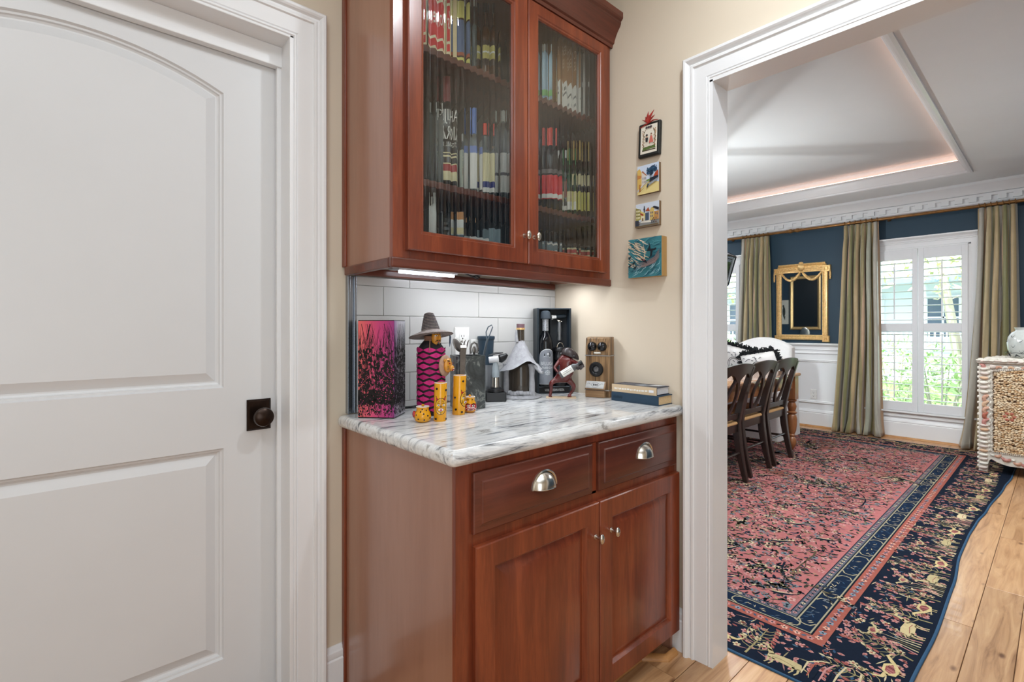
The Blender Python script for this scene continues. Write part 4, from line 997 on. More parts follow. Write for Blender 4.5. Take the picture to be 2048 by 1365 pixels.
m = MB(); m.lathe([(.0135,.0045),(.010,.008),(0,.0095)], n=20); m.xf(Matrix.Translation((-.003,-.026,.115)) @ Matrix.Rotation(PI/2,4,'X')); obj('grille', m, plain('grey_mesh', lin(110,110,112), .3, .6, var=.5, scale=400), mp, False)
m = MB(); m.smooth = False; m.prism([(-.026,.033),(-.046,.033),(-.046,.0375),(-.030,.066),(-.026,.066)], -.047, .040, lambda u, v, d: (d, u, v)); sf = obj('writing_shelf', m, M_pwh, ph, False, .001)
p = Print(lambda u, v, k: (u, -.0462+.016*v-.0004-k*.0001, .038+.0285*v-.0-.0+k*.00006))
p.rect(-.045,.034,.03,.97,lin(196,196,194)); p.rect(-.042,.031,.10,.14,lin(120,120,120)); p.ell(-.004,.5,.018,.33,lin(150,150,150),None,18); p.ell(-.004,.5,.015,.27,lin(206,206,204),None,18)
for i in range(5): p.rect(-.014+.0045*i,-.011+.0045*i,.36,.64,lin(50,50,52))
for sx in (-1,1): p.stroke([(-.004+sx*.02,.5),(-.004+sx*.028,.7),(-.004+sx*.034,.55)],.0022,lin(90,90,92))
p.build('engraved_plate', sf, plain('nickel_plate_print', lin(200,200,200), .3) if 0 else M_gloss, False)
m = MB(); m.smooth = False; m.box(-.046,.038,-.044,-.020,.001,.0295); obj('drawer_front', m, M_pwh, ph, False, .002)

# ---- two books
def book(name, label, x0, x1, y0, y1, z, th, cov, page, rz):
    t = thing(name, label, 'book', ((x0+x1)/2, (y0+y1)/2, z), rz, 'books at the right end of the counter')
    hx, hy = (x1-x0)/2, (y1-y0)/2
    m = MB(); m.smooth = False
    m.box(-hx,hx,-hy,hy,0,.003); m.box(-hx,hx,-hy,hy,th-.003,th); m.box(-hx,-hx+.004,-hy,hy,.003,th-.003); obj('cover', m, cov, t, False, .0012)
    m = MB(); m.smooth = False; m.box(-hx+.004,hx-.003,-hy+.003,hy-.003,.003,th-.003); obj('pages', m, page, t, False)
    return t, hx, hy
M_pg1 = plain('aged_pages', lin(206,176,134), .9, var=.12, scale=200); M_pg2 = plain('white_pages', lin(206,206,210), .9, var=.1, scale=200)
t, hx, hy = book('hardback_book', 'thick dark blue hardback lying under the other book', 1.5985, 1.697, .984, 1.192, ZC, .0355, plain('blue_cloth', lin(38,62,82), .6, var=.08), M_pg1, math.radians(.5))
p = Print(lambda u, v, k: (-hx-.0003-k*.0001, hy-u, v))
for i in range(7): p.stroke([(.006+i*.007,.010),(.008+i*.007,.024),(.011+i*.007,.014)],.0016,lin(26,40,54))
p.build('spine_stamp', t, None, False)
t, hx, hy = book('hardback_book', 'navy hardback with cream spine and white bird shapes on top of the blue book', 1.603, 1.694, .995, 1.192, ZC+.0358, .030, plain('navy_cover', lin(34,44,64), .4), M_pg2, math.radians(1.5))
p = Print(lambda u, v, k: (-hx-.0003-k*.0001, hy-u, v))
p.rect(.0,2*hy,.0,.030,lin(206,182,150))
x = .012; q = random.Random(2)
while x < .15:
    L = q.uniform(.004,.012); p.stroke([(x,.013+q.uniform(-.001,.001)),(x+L,.014+q.uniform(-.001,.001))],.006,lin(232,228,220)); x += L+.003
p.rect(.165,.185,.010,.019,lin(232,232,236)); p.build('spine_lettering', t, None, False)
p = Print(lambda u, v, k: (-hx+v, hy-u, .0302+k*.0001))
p.poly([(.09,.02),(.12,.03),(.135,.05),(.115,.055),(.10,.04)], lin(206,214,222)); p.poly([(.13,.045),(.175,.05),(.185,.085),(.15,.075)], lin(226,226,226)); p.stroke([(.03,.02),(.07,.055)],.008,lin(150,150,160)); p.stroke([(.045,.012),(.085,.05)],.003,lin(196,196,200)); p.build('cover_art', t, None, False)

# ================================================================== PICTURES ON THE RIGHT WALL (plane x = 1.70)
def wallpic(name, label, xf, y0, y1, z0, z1, edge, tilt=0, group=None, bev=.002):
    t = thing(name, label, 'picture', (1.699, (y0+y1)/2, (z0+z1)/2), 0, group); t.rotation_euler = (tilt, 0, 0)
    hy, hz = (y1-y0)/2, (z1-z0)/2
    m = MB(); m.smooth = False; m.box(-(1.699-xf), 0, -hy, hy, -hz, hz); obj('tile_body', m, edge, t, False, bev)
    return t, Print(lambda u, v, k: (-(1.699-xf)-.0002-k*.00008, hy-2*hy*u, -hz+2*hz*v))
brn = plain('brown_tile_edge', lin(120,96,70), .7)
t, p = wallpic('framed_tile', 'small black framed folk picture of a couple with a red bow, topmost on the wall', 1.682, 1.028, 1.124, 1.868, 2.000, plain('black_frame', lin(34,36,34), .4), math.radians(2), None, .005)
p.rect(.12,.88,.10,.92,lin(232,224,208)); p.poly([(.2,.20),(.82,.22),(.78,.31),(.25,.29)], lin(92,112,60)); p.rect(.2,.82,.17,.205,lin(84,74,56))
for sx, uu in ((-1,.26),(1,.78)):
    p.stroke([(uu,.28),(uu+sx*.02,.5),(uu,.68),(uu-sx*.08,.8)],.022,lin(120,92,60))
    q = random.Random(5+sx)
    for i in range(16): p.ell(uu+q.uniform(-.05,.05),.3+.5*i/16,.022,.016,q.choice((lin(150,110,60),lin(92,92,52),lin(176,120,70),lin(120,64,40))),None,7)
for u in (.40,.5,.6): p.ell(u,.85,.055,.035,lin(70,62,66),None,8)
p.ell(.42,.62,.05,.035,lin(40,38,40)); p.ell(.43,.58,.03,.025,lin(214,170,140)); p.poly([(.36,.55),(.49,.55),(.47,.42),(.38,.42)], lin(46,48,50)); p.rect(.38,.42,.28,.42,lin(226,216,200)); p.rect(.44,.47,.28,.42,lin(226,216,200))
p.ell(.63,.63,.035,.03,lin(120,80,60)); p.ell(.63,.61,.026,.022,lin(222,180,150)); p.poly([(.59,.58),(.67,.58),(.74,.38),(.53,.38)], lin(206,110,96)); p.rect(.59,.62,.28,.38,lin(226,216,200)); p.rect(.64,.67,.28,.38,lin(226,216,200))
p.build('painted_scene', t, None, False)
M_bow = plain('red_raffia', lin(168,52,44), .6, var=.2)
m = MB(); 
for a, L in ((0,.045),(25,.05),(-20,.03),(45,.035),(-50,.03)):
    t_ = math.radians(a); m.tube([(-.020,.004,.062),(-.024,.004-.5*L*math.sin(t_),.062+.5*L*math.cos(t_)),(-.020,.004-L*math.sin(t_)*1.2,.062+L*math.cos(t_))],[.004,.006,.0008],8,flat=.35)
m.tube([(-.019,.040,.052),(-.020,.01,.060),(-.020,-.02,.068),(-.018,-.040,.066)],[.002,.004,.004,.002],6,flat=.5)
obj('bow', m, M_bow, t, False)
def scene_b(p):
    sky, ye, og, rd, bl = lin(206,218,236), lin(214,178,96), lin(232,222,168), lin(176,72,40), lin(38,66,96)
    p.rect(0,1,0,1,sky); p.poly([(0,0),(1,0),(1,.32),(.55,.42),(.3,.3),(0,.1)], lin(226,206,140)); p.poly([(0,.15),(0,.86),(.1,.92),(.2,.78),(.2,.3)], ye); p.poly([(.2,.28),(.2,.78),(.42,.62),(.44,.34)], lin(214,206,196)); p.poly([(.2,.78),(.25,.82),(.46,.62),(.42,.62)], lin(170,110,80))
    p.poly([(0,.55),(.2,.58),(.2,.66),(0,.7)], lin(196,130,70)); p.rect(.08,.16,.1,.36,lin(178,120,60))
    for u in (.25,.32,.38): p.rect(u,u+.035,.5,.58,lin(150,150,160)); p.rect(u,u+.035,.38,.45,lin(160,150,140))
    for u, v, r_ in ((.6,.78,.12),(.72,.82,.13),(.82,.78,.11),(.66,.68,.1),(.52,.7,.08)): p.ell(u,v,r_,r_*.8,bl,None,10)
    q = random.Random(3)
    for i in range(40): p.ell(.67+q.gauss(0,.11),.76+q.gauss(0,.07),.03,.022,q.choice((bl,lin(54,90,110),lin(70,110,140))),None,6)
    p.stroke([(.64,.45),(.66,.7)],.02,lin(40,50,60)); p.stroke([(.72,.45),(.70,.7)],.02,lin(40,50,60))
    p.poly([(.72,.44),(1,.50),(1,.72),(.86,.64)], rd); p.poly([(.60,.36),(1,.46),(1,.54),(.62,.50)], lin(40,44,56)); p.poly([(.46,.40),(.62,.42),(.62,.48),(.46,.46)], lin(110,140,70))
    p.poly([(.46,.20),(1,.40),(1,.46),(.5,.30)], lin(150,156,164)); p.poly([(.46,.20),(.52,.33),(.58,.3),(.52,.18)], lin(60,66,74)); p.stroke([(.05,.12),(.3,.26),(.44,.36)],.014,lin(110,90,60)); p.stroke([(.1,.06),(.35,.2)],.010,lin(130,100,70))
def scene_c(p):
    ye, br, dk = lin(206,178,104), lin(120,84,56), lin(44,44,52)
    p.rect(0,1,0,1,lin(206,214,226)); p.rect(0,1,0,.24,lin(140,140,138)); p.poly([(.18,.2),(.7,.16),(.62,.26),(.3,.28)], lin(226,222,210)); p.poly([(0,.28),(0,.86),(.22,.76),(.22,.34)], lin(170,160,90))
    for v in (.36,.5,.64):
        p.stroke([(0,v+.16),(.22,v+.10)],.02,lin(80,74,60))
        for u in (.03,.09,.15): p.rect(u,u+.035,v+.03,v+.10,lin(226,220,190))
    p.poly([(.22,.34),(.22,.70),(.42,.56),(.42,.30)], lin(214,196,120)); p.poly([(.2,.62),(.34,.54),(.34,.46),(.22,.52)], lin(160,64,40)); p.rect(.24,.38,.26,.46,lin(222,214,190)); p.rect(.28,.34,.26,.38,lin(120,90,60))
    p.rect(.36,.40,.6,.86,dk); p.poly([(.34,.7),(.38,.9),(.42,.7)], dk); p.rect(.42,.58,.26,.58,lin(70,84,104)); p.poly([(.42,.66),(.56,.80),(.62,.62)], lin(170,84,52))
    p.poly([(.62,.24),(.62,.68),(.7,.78),(.8,.70),(.8,.24)], ye); p.rect(.8,1,.24,.58,lin(190,140,80)); p.poly([(.72,.76),(1,.60),(1,.72),(.8,.8)], dk)
    for u, v in ((.65,.5),(.72,.5),(.65,.36),(.72,.36),(.85,.45),(.92,.42)): p.rect(u,u+.04,v,v+.08,lin(110,100,110))
    q = random.Random(8)
    for i in range(26): p.ell(q.choice((q.uniform(.02,.2),q.uniform(.7,.98))),q.uniform(.1,.32),.02,.035,q.choice((dk,lin(90,90,110),lin(200,200,200),lin(110,70,50))),None,6)
    p.poly([(0,0),(1,0),(1,.07),(0,.06)], lin(110,92,66)); p.rect(0,.16,.06,.3,lin(56,60,72))
for nm, lab, y0, y1, z0, z1, f in (('painted_tile','small painted tile of a yellow street with a blue tree, below the framed one',1.033,1.129,1.7255,1.838,scene_b),('painted_tile','small painted tile of a town square with yellow houses, above the bird painting',1.032,1.136,1.596,1.689,scene_c)):
    t, p = wallpic(nm, lab, 1.684, y0, y1, z0, z1, brn, 0, 'painted street scene tiles', .001); f(p); p.build('painted_scene', t, None, False)
t, p = wallpic('canvas_painting', 'teal canvas of dark birds and cream strokes, lowest of the wall pictures', 1.662, 1.008, 1.156, 1.397, 1.548, plain('ochre_canvas_edge', lin(176,138,84), .7), 0, None, .001)
teal, tl2, cr, dk = lin(62,128,138), lin(44,104,122), lin(224,200,168), lin(26,34,42)
p.rect(0,1,0,1,teal); q = random.Random(12)
for i in range(60): a = (q.random(), q.random()); p.stroke([(max(0,min(1,a[0]+d*.14)), max(0,min(1,a[1]+d*q.uniform(-.05,.12)))) for d in (-1,-.3,.3,1)], [.004,.02,.02,.004], q.choice((tl2, lin(84,150,158), lin(40,92,112))))
for i in range(70):
    u, v = q.uniform(0,.62)**1.2, q.uniform(.25,.95); L = q.uniform(.06,.2)
    p.stroke([(max(0,u-L*.5),max(0,min(1,v+L*.35))),(u,v),(min(1,u+L*.6),max(0,v-L*.25))], [.003,.022,.003], q.choice((cr, lin(214,184,156), lin(232,214,190))))
for i in range(24): u = q.uniform(.1,.95); v = q.uniform(.02,.25); p.stroke([(u,v),(min(1,u+.1),v+.05),(min(1,u+.16),v+.14)], [.003,.014,.002], lin(150,190,200))
for i in range(8): p.stroke([(.3,.22+.02*i),(.6,.26+.015*i),(.85,.33+.02*i),(.99,.46+.03*i)], [.004,.016,.02,.008], q.choice((lin(112,100,104), lin(130,112,108), lin(96,90,96))))
p.stroke([(.55,.42),(.57,.62),(.48,.78)],[.02,.02,.008],cr); p.stroke([(.57,.6),(.52,.82)],[.018,.006],cr)
p.poly([(.64,.66),(.74,.67),(.72,.80),(.66,.88),(.70,.78)],dk); p.poly([(.74,.64),(.72,.5),(.68,.44),(.78,.52),(.80,.64)],dk); p.stroke([(.62,.65),(.72,.66),(.84,.66),(.90,.68)],[.02,.06,.05,.05],dk)
p.poly([(.44,.48),(.60,.42),(.64,.33),(.52,.38)],dk); p.poly([(.50,.45),(.56,.42),(.54,.40)],lin(170,80,90))
for u, v in ((.10,.52),(.22,.36),(.10,.30),(.26,.25)): p.poly([(u-.06,v-.03),(u,v+.02),(u+.08,v+.05),(u+.02,v-.02),(u+.01,v-.08),(u-.01,v-.02)],dk)
p.build('painted_scene', t, None, False)

# ================================================================== DINING ROOM SHELL
XW = 6.75
WINS = (1.026, 3.294)
wf = MB(); wf.smooth = False
def wall_with_windows(mb, x0, x1, z_lo, z_hi):
    y = -.55
    for c_ in WINS:
        mb.box(x0, x1, y, c_-.39, z_lo, z_hi); y = c_+.39
    mb.box(x0, x1, y, 4.87, z_lo, z_hi)
wall_with_windows(wf, XW, XW+.16, 0, 2.95)
for c_ in WINS: wf.box(XW, XW+.16, c_-.39, c_+.39, 0, .30); wf.box(XW, XW+.16, c_-.39, c_+.39, 2.05, 2.95)
struct('wall_far', wf, M_blue)
w2 = MB(); w2.smooth = False; w2.box(1.79, XW+.16, -.67, -.55, 0, 2.95); struct('wall_south', w2, M_blue)
w2 = MB(); w2.smooth = False; w2.box(1.79, XW+.16, 4.87, 4.99, 0, 2.95); struct('wall_north', w2, M_blue)
w2 = MB(); w2.smooth = False; w2.box(1.79, 1.81, .94, 4.87, 0, 2.95); w2.box(1.79, 1.81, -.55, .94, 2.19, 2.95); struct('wall_near', w2, M_blue)
w2 = MB(); w2.smooth = False; w2.box(1.70, 1.81, -1.9, -.55, 0, 2.95)
TX0, TX1, TY0, TY1, TZ = 2.40, 6.16, .58, 3.74, 2.812
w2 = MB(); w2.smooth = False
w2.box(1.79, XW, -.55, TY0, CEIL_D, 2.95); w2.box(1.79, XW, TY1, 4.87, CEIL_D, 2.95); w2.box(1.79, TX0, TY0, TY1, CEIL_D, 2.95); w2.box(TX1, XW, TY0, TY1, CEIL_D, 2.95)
struct('ceiling_dining', w2, plain('ceiling_light_in_paint', lin(240,242,242), .85, var=.01, scale=3))  # same paint as the tray; missing light is put into a paler colour
w2 = MB(); w2.smooth = False; w2.box(TX0-.002, TX1+.002, TY0-.002, TY1+.002, TZ, 2.95); struct('ceiling_tray', w2, plain('ceiling_paint_toned', lin(200,202,202), .85, var=.01, scale=3))  # same paint, toned darker to offset the strong lantern light
w2 = MB(); w2.smooth = False; w2.box(-1.5, 7.0, -2.0, 5.1, 2.96, 3.02); struct('roof', w2, M_ceil)
m = MB(); m.ang = 25
rloft(m, TX0, TX1, TY0, TY1, [(-.030,2.640),(-.030,2.628),(-.012,2.626),(.004,2.632),(.010,2.645),(.016,2.648),(.030,2.675),(.048,2.705),(.052,2.722),(.060,2.728),(.060,2.742),(.052,2.744),(.0,2.735)], lambda a, b, d: (a, b, d), False)
struct('trim_6', m, M_white)
m = MB(); o_ = .022
m.tube([(TX0+o_,TY0+o_,2.750),(TX1-o_,TY0+o_,2.750),(TX1-o_,TY1-o_,2.750),(TX0+o_,TY1-o_,2.750),(TX0+o_,TY0+o_,2.750)], .005, 8)
tag(obj('rope_light', m, emit('warm_rope_light', lin(255,206,184), 5.5)), 'glowing pink rope light hidden along the moulding of the tray ceiling', 'light')
# crown with dentils
CRW = [(0,2.415),(.010,2.415),(.014,2.428),(.020,2.435),(.020,2.528),(.034,2.532),(.040,2.545),(.064,2.585),(.088,2.606),(.094,2.612),(.094,2.640),(0,2.640)]
m = MB(); m.ang = 25; extr(m, CRW, -.55, 4.87, lambda a, d, z: (XW-d, a, z)); crown = struct('trim_7', m, M_white)
dm_ = None; y = -.45; i = 0
m0 = MB(); m0.smooth = False; m0.box(-.042, -.019, -.030, .030, -.034, .034); m0.box(-.042,-.019,.030,.075,.010,.034)
me0 = m0.mesh('dentil'); me0.materials.append(M_white)
while y < 4.8:
    o = bpy.data.objects.new('dentil', me0); col.objects.link(o); o.parent = crown; o.location = (XW, y, 2.487); y += .105
for nm, f in (('trim_8', lambda a, d, z: (a, -.55+d, z)), ('trim_9', lambda a, d, z: (a, 4.87-d, z))):
    m = MB(); m.ang = 25; extr(m, CRW, 1.81, XW, f); struct(nm, m, M_white)
# wainscot of the window wall
m = MB(); m.smooth = False
for a, b in ((-.55, .56), (1.49, 2.83), (3.76, 4.87)):
    m.box(XW-.012, XW, a, b, 0, 1.0)
for c_ in WINS: m.box(XW-.012, XW, c_-.466, c_+.466, 0, .285)
wains = struct('trim_10', m, M_white)
RAIL = [(0,.925),(.018,.928),(.022,.938),(.018,.944),(.018,.972),(.026,.978),(.038,.990),(.042,.996),(.042,1.006),(.034,1.012),(0,1.012)]
for a, b in ((-.55, .552), (1.498, 2.822), (3.768, 4.87)):
    m = MB(); m.ang = 25; extr(m, RAIL, a, b, lambda a_, d, z: (XW-d, a_, z)); obj('chair_rail', m, M_white, wains)
    m = MB(); m.ang = 25; extr(m, [(.012,.880),(.020,.884),(.024,.892),(.020,.900),(.012,.904)], a, b, lambda a_, d, z: (XW-d, a_, z)); obj('lower_bead', m, M_white, wains)
    m = MB(); m.ang = 25; rloft(m, a+.05, b-.05, .285, .815, [(0,.012),(.002,.022),(.010,.026),(.018,.020),(.026,.022),(.032,.012)], lambda a_, z, d: (XW-d, a_, z), False); obj('panel_moulding', m, M_white, wains)
BBD = [(0,.0),(.022,.0),(.022,.165),(.018,.172),(.022,.178),(.020,.190),(.014,.200),(.012,.208),(0,.208)]
m = MB(); m.ang = 25; extr(m, BBD, -.55, 4.87, lambda a, d, z: (XW-.010-d, a, z)); struct('baseboard_far', m, M_white)
m = MB(); extr(m, [(.0,.0),(.020,.0),(.019,.008),(.014,.016),(.006,.021),(0,.022)], -.55, 4.87, lambda a, d, z: (XW-.032-d, a, z)); struct('trim_11', m, M_shoe)
outlet('wall_outlet', 'white outlet plate on the white wainscot between the dining table and the curtain', 2.02, .395, lambda a, z, d: (XW-.0125-d, a, z))
m = MB(); m.smooth = False; m.box(1.81, 1.822, .94, 4.87, 0, 1.0); wn = struct('trim_12', m, M_white)
m = MB(); extr(m, RAIL, .94, 4.87, lambda a_, d, z: (1.81+d, a_, z)); obj('chair_rail', m, M_white, wn)

# windows with plantation shutters
M_shut = plain('white_shutter_paint', lin(226,226,228), .4, var=.01)
M_winglass = thinglass('window_glass')
WC_ = [(0,0),(0,.016),(.006,.020),(.012,.016),(.052,.018),(.058,.026),(.066,.026),(.072,.018),(.076,.018),(.076,0)]
lm = MB(); lm.ang = 60
lm.grid([[( .031*math.cos(t), y, .0048*math.sin(t)) for t in [2*PI*i/10 for i in range(10)]] for y in (-.148, .148)], True, True, True)
me_l = lm.mesh('louver'); me_l.materials.append(M_shut)
rm = MB(); rm.smooth = False; rm.box(-.006,.006,-.006,.006,-.5,.5); me_r = None
for wi, c_ in enumerate(WINS):
    m = MB(); m.ang = 25
    casing(m, c_-.40, c_+.40, 2.052, WC_, lambda a, z, d: (XW-.010-d, a, z), .285)
    extr(m, [(0,2.10),(.020,2.10),(.020,2.118),(.030,2.124),(.034,2.138),(.048,2.152),(.056,2.158),(.056,2.172),(0,2.172)], c_-.486, c_+.486, lambda a, d, z: (XW-.010-d, a, z))
    m.box(XW-.062, XW, c_-.47, c_+.47, .285, .303); m.box(XW-.03, XW, c_-.45, c_+.45, .235, .285)
    for s_ in (-1, 1): m.box(XW-.03, XW+.16, min(c_+s_*.391, c_+s_*.412), max(c_+s_*.391, c_+s_*.412), .303, 2.055)
    m.box(XW-.03, XW+.16, c_-.412, c_+.412, 2.045, 2.055)
    win = struct('window_%d' % (wi+1), m, M_white)
    s = MB(); s.smooth = False                                        # sash
    xs0, xs1 = XW+.075, XW+.11
    for a, b, z0, z1 in ((c_-.391,c_-.345,.303,2.045),(c_+.345,c_+.391,.303,2.045),(c_-.345,c_+.345,.303,.36),(c_-.345,c_+.345,1.15,1.205),(c_-.345,c_+.345,1.99,2.045)): s.box(xs0, xs1, a, b, z0, z1)
    sash = obj('sash', s, M_white, win, True, .002)
    for z0, z1 in ((.355,1.155),(1.20,1.995)):
        g = MB(); g.smooth = False; g.box(XW+.09, XW+.094, c_-.349, c_+.349, z0, z1); obj('glass_pane', g, M_winglass, sash)
    for side in (-1, 1):
        pc = c_+side*.197; a, b = pc-.195, pc+.195; px0, px1 = XW-.046, XW-.018
        s = MB(); s.smooth = False
        for ya, yb, z0, z1 in ((a,a+.047,.306,2.042),(b-.047,b,.306,2.042),(a+.047,b-.047,.306,.400),(a+.047,b-.047,1.165,1.247),(a+.047,b-.047,1.933,2.042)): s.box(px0, px1, ya, yb, z0, z1)
        pan = obj('shutter_panel', s, M_shut, win, True, .002)
        for z0, z1, n_ in ((.400,1.165,10),(1.247,1.933,9)):
            for i in range(n_):
                o = bpy.data.objects.new('louver', me_l); col.objects.link(o); o.parent = pan
                o.location = (XW-.032, pc, z0+(z1-z0)*(i+.5)/n_); o.rotation_euler = (0, math.radians(3), 0)
            r_ = MB(); r_.smooth = False; r_.box(XW-.072, XW-.062, pc-.006, pc+.006, z0+.045, z1-.03); obj('tilt_rod', r_, M_shut, pan, True, .002)

# ------------------------------------------------------------------ curtains, rod
M_silk = colmat('striped_silk', .42, .4, 0, var=.05, sheen=.4, vscale=15)
STR = [(lin(134,126,86),.05),(lin(172,150,112),.04),(lin(146,134,96),.04),(lin(170,164,152),.05),(lin(142,130,92),.03),(lin(176,146,118),.04),(lin(124,120,80),.05),(lin(178,160,124),.04),(lin(156,156,140),.04)]
STL = sum(w for _, w in STR)
def stripe(d):
    d = d % STL
    for c_, w in STR:
        if d < w: return c_
        d -= w
def curtain(label, t0, t1, b0, b1, folds, seed, bow=0.0, zb_=.012, xoff=6.625):
    q = random.Random(seed)
    t = thing('silk_curtain', label, 'curtain', (xoff, (b0+b1)/2, 0.0), 0, 'striped silk curtains of the dining room')
    n, rows = folds*18, 40; mb = MB(); mb.ang = 180
    ph = [q.uniform(-.5,.5) for _ in range(8)]; am = [q.uniform(.75,1.2) for _ in range(folds+2)]
    cols = None; P = []
    for r_ in range(rows+1):
        v = r_/rows; z = 2.368-(2.368-zb_)*v; row = []
        w0 = t1+(b1-t1)*v**1.4+bow*math.sin(PI*v); w1 = t0+(b0-t0)*v**1.4+bow*math.sin(PI*v)*.6     # left, right (y)
        pin = .35+.65*min(1, max(0, (v-.03)/.10))
        for j in range(n+1):
            s_ = j/n; fi = s_*folds
            drift = .16*math.sin(2.2*v*PI+ph[int(fi)%8]*3)*(v>.05)
            aa = (.048+.018*v)*am[int(fi+.5)]*pin
            a = 2*PI*(fi+drift*min(1,v*3)*math.sin(PI*s_))
            x = xoff+aa*(math.cos(a)+.28*math.cos(2*a+ph[1]*4)*v)
            y = w0+(w1-w0)*s_-.010*math.sin(2*a)*pin
            if v > .93: x -= (v-.93)*.5*(.5+.5*math.sin(3*a+ph[2])); y += (v-.93)*.25*math.sin(5*s_*PI+ph[3]*5)
            row.append((x, y, z))
        P.append(row)
    dist = [0]
    for j in range(n): dist.append(dist[-1]+math.hypot(P[20][j+1][0]-P[20][j][0], P[20][j+1][1]-P[20][j][1]))
    off = q.random()*STL
    for r_ in range(rows):
        for j in range(n):
            mb.col = stripe(off+(dist[j]+dist[j+1])/2*.62)
            mb.quad(P[r_][j], P[r_][j+1], P[r_+1][j+1], P[r_+1][j])
    o = obj('drape', mb, M_silk, t, True, 0, None, None, False, True)
    b = bmesh.new(); b.from_mesh(o.data); bmesh.ops.remove_doubles(b, verts=b.verts, dist=1e-5); b.to_mesh(o.data); b.free(); o.data.shade_smooth()
    sd = o.modifiers.new('solid', 'SOLIDIFY'); sd.thickness = .003
    k = MB(); k.ang = 60
    nr = 7
    for i in range(nr):
        y = t1+(t0-t1)*(i+.25)/(nr-.5)
        k = MB(); k.ang = 60; k.tube([(6.638+.0235*math.cos(2*PI*j/16), y+.003*math.sin(2*PI*j/16), 2.391+.0235*math.sin(2*PI*j/16)) for j in range(17)], .0042, 6); obj('ring', k, M_rod, t)
    return t
curtain('striped silk curtain behind the white chair, left of the gilt mirror', 2.495, 2.84, 2.46, 2.95, 6, 1)
curtain('striped silk curtain hanging to the floor between the gilt mirror and the shuttered window', 1.352, 1.684, 1.318, 1.80, 6, 5, 0)
curtain('striped silk curtain behind the shell chest, right of the shuttered window', .285, .556, .26, .685, 5, 9, -.012)
rod = thing('curtain_rod', 'long antique gold curtain rod across the top of the blue window wall', 'curtain rod', (6.638, 2.16, 2.391))
k = MB(); k.tube([(6.638,-.25,2.391),(6.638,4.57,2.391)], .0155, 14); obj('pole', k, M_rod, rod)
for y in (2.165, 2.245):
    k = MB(); k.ell((6.638,y,2.391), (.026,.030,.026), 16, 10); k.tube([(6.638,y-.05,2.391),(6.638,y+.05,2.391)], .019, 14); obj('joint_ball', k, M_rod, rod)
for y in (-.1, 1.28, 3.0, 4.4):
    k = MB(); k.tube([(6.638,y,2.391),(6.70,y,2.391),(6.74,y,2.391)], [.009,.009,.02], 10); obj('bracket', k, M_rod, rod)

# ------------------------------------------------------------------ gilt mirror
gm_ = thing('gilt_mirror', 'carved gilt mirror with crest and swags on the dark blue wall', 'mirror', (6.748, 2.155, 1.03))
fm = lambda a, z, d: (6.748-d, a, z)
m = MB(); m.ang = 25
ys = [(1.872,2.435,1.058,1.925)]
rloft(m, 1.866, 2.443, 1.052, 1.945, [(0,0),(0,.022),(.008,.032),(.020,.032),(.025,.022),(.042,.020),(.047,.028),(.058,.026),(.064,.010)], fm, False)
obj('frame', m, M_gold, gm_)
m = MB(); m.smooth = False
m.grid([[fm(1.915,1.10,.010), fm(2.394,1.10,.010), fm(2.394,1.905,.010), fm(1.915,1.905,.010)]], True) if 0 else None
m.box(6.736,6.739,1.915,2.394,1.10,1.905)
mm2, nt, pp = nodes('silvered_mirror'); pp.inputs['Metallic'].default_value = 1; pp.inputs['Roughness'].default_value = .02; pp.inputs['Base Color'].default_value = (.80,.83,.86,1)
obj('mirror_glass', m, mm2, gm_)
m = MB(); m.ang = 20; rloft(m, 1.919, 2.390, 1.106, 1.90, [(0,.0118),(.022,.0095)], fm, False); obj('bevelled_edge', m, mm2, gm_)
for y0, y1, z0, z1 in ((1.850,1.925,1.030,1.105),(2.386,2.461,1.030,1.105),(1.838,1.925,1.872,1.95),(2.386,2.472,1.872,1.95)):
    m = MB(); m.ang = 25; rloft(m, y0, y1, z0, z1, [(0,0),(0,.026),(.006,.034),(.018,.034),(.022,.028),(.030,.036)], fm); obj('corner_block', m, M_gold, gm_)
m = MB(); m.ang = 25; rloft(m, 1.885, 2.425, 1.893, 1.968, [(0,0),(0,.024),(.008,.030),(.014,.024),(.018,.024)], fm); obj('frieze', m, M_gold, gm_)
m = MB(); m.tube([fm(1.895,1.980,.022), fm(2.415,1.980,.022)], .012, 10); obj('cornice_bar', m, M_gold, gm_)
m = MB(); m.ell(fm(2.155,1.945,.030), (.018,.040,.046), 16, 10); m.ell(fm(2.155,1.945,.044), (.010,.026,.030), 14, 8); m.ell(fm(2.155,1.998,.026), (.014,.026,.016), 12, 8); obj('medallion', m, M_gold, gm_)
m = MB(); q = random.Random(6)
for s_ in (-1, 1):
    for i in range(12):
        m.ell(fm(2.155+s_*(.058+i*.016), 1.931+.012*math.sin(i*1.9), .028), (.010, .013, .008), 8, 6, Matrix.Rotation(s_*.6*(-1)**i,4,'X'))
obj('leaf_scroll', m, M_gold, gm_)
for s_ in (-1, 1):
    m = MB(); pts = [(2.155+s_*(.012+.225*t), 1.885-.105*math.sin(PI*min(1,t*1.02))**.8+.015*t) for t in [i/22 for i in range(23)]]
    for i, (y, z) in enumerate(pts): m.ell(fm(y, z, .026+.004*(i%2)), (.008, .0115, .0105+.004*math.sin(PI*i/22)), 8, 6)
    obj('swag', m, M_gold, gm_)
    m = MB()
    for i in range(9): m.ell(fm(2.155+s_*(.008+.012*i), 1.886-.0115*i, .024), (.006,.009,.009), 7, 5)
    obj('ribbon', m, M_gold, gm_)
    m = MB()
    for i in range(7): m.ell(fm(2.155+s_*.312, 1.885-.016*i, .020), (.010,.012-.0012*abs(i-3)+.002,.010), 8, 6)
    obj('tassel', m, M_gold, gm_)
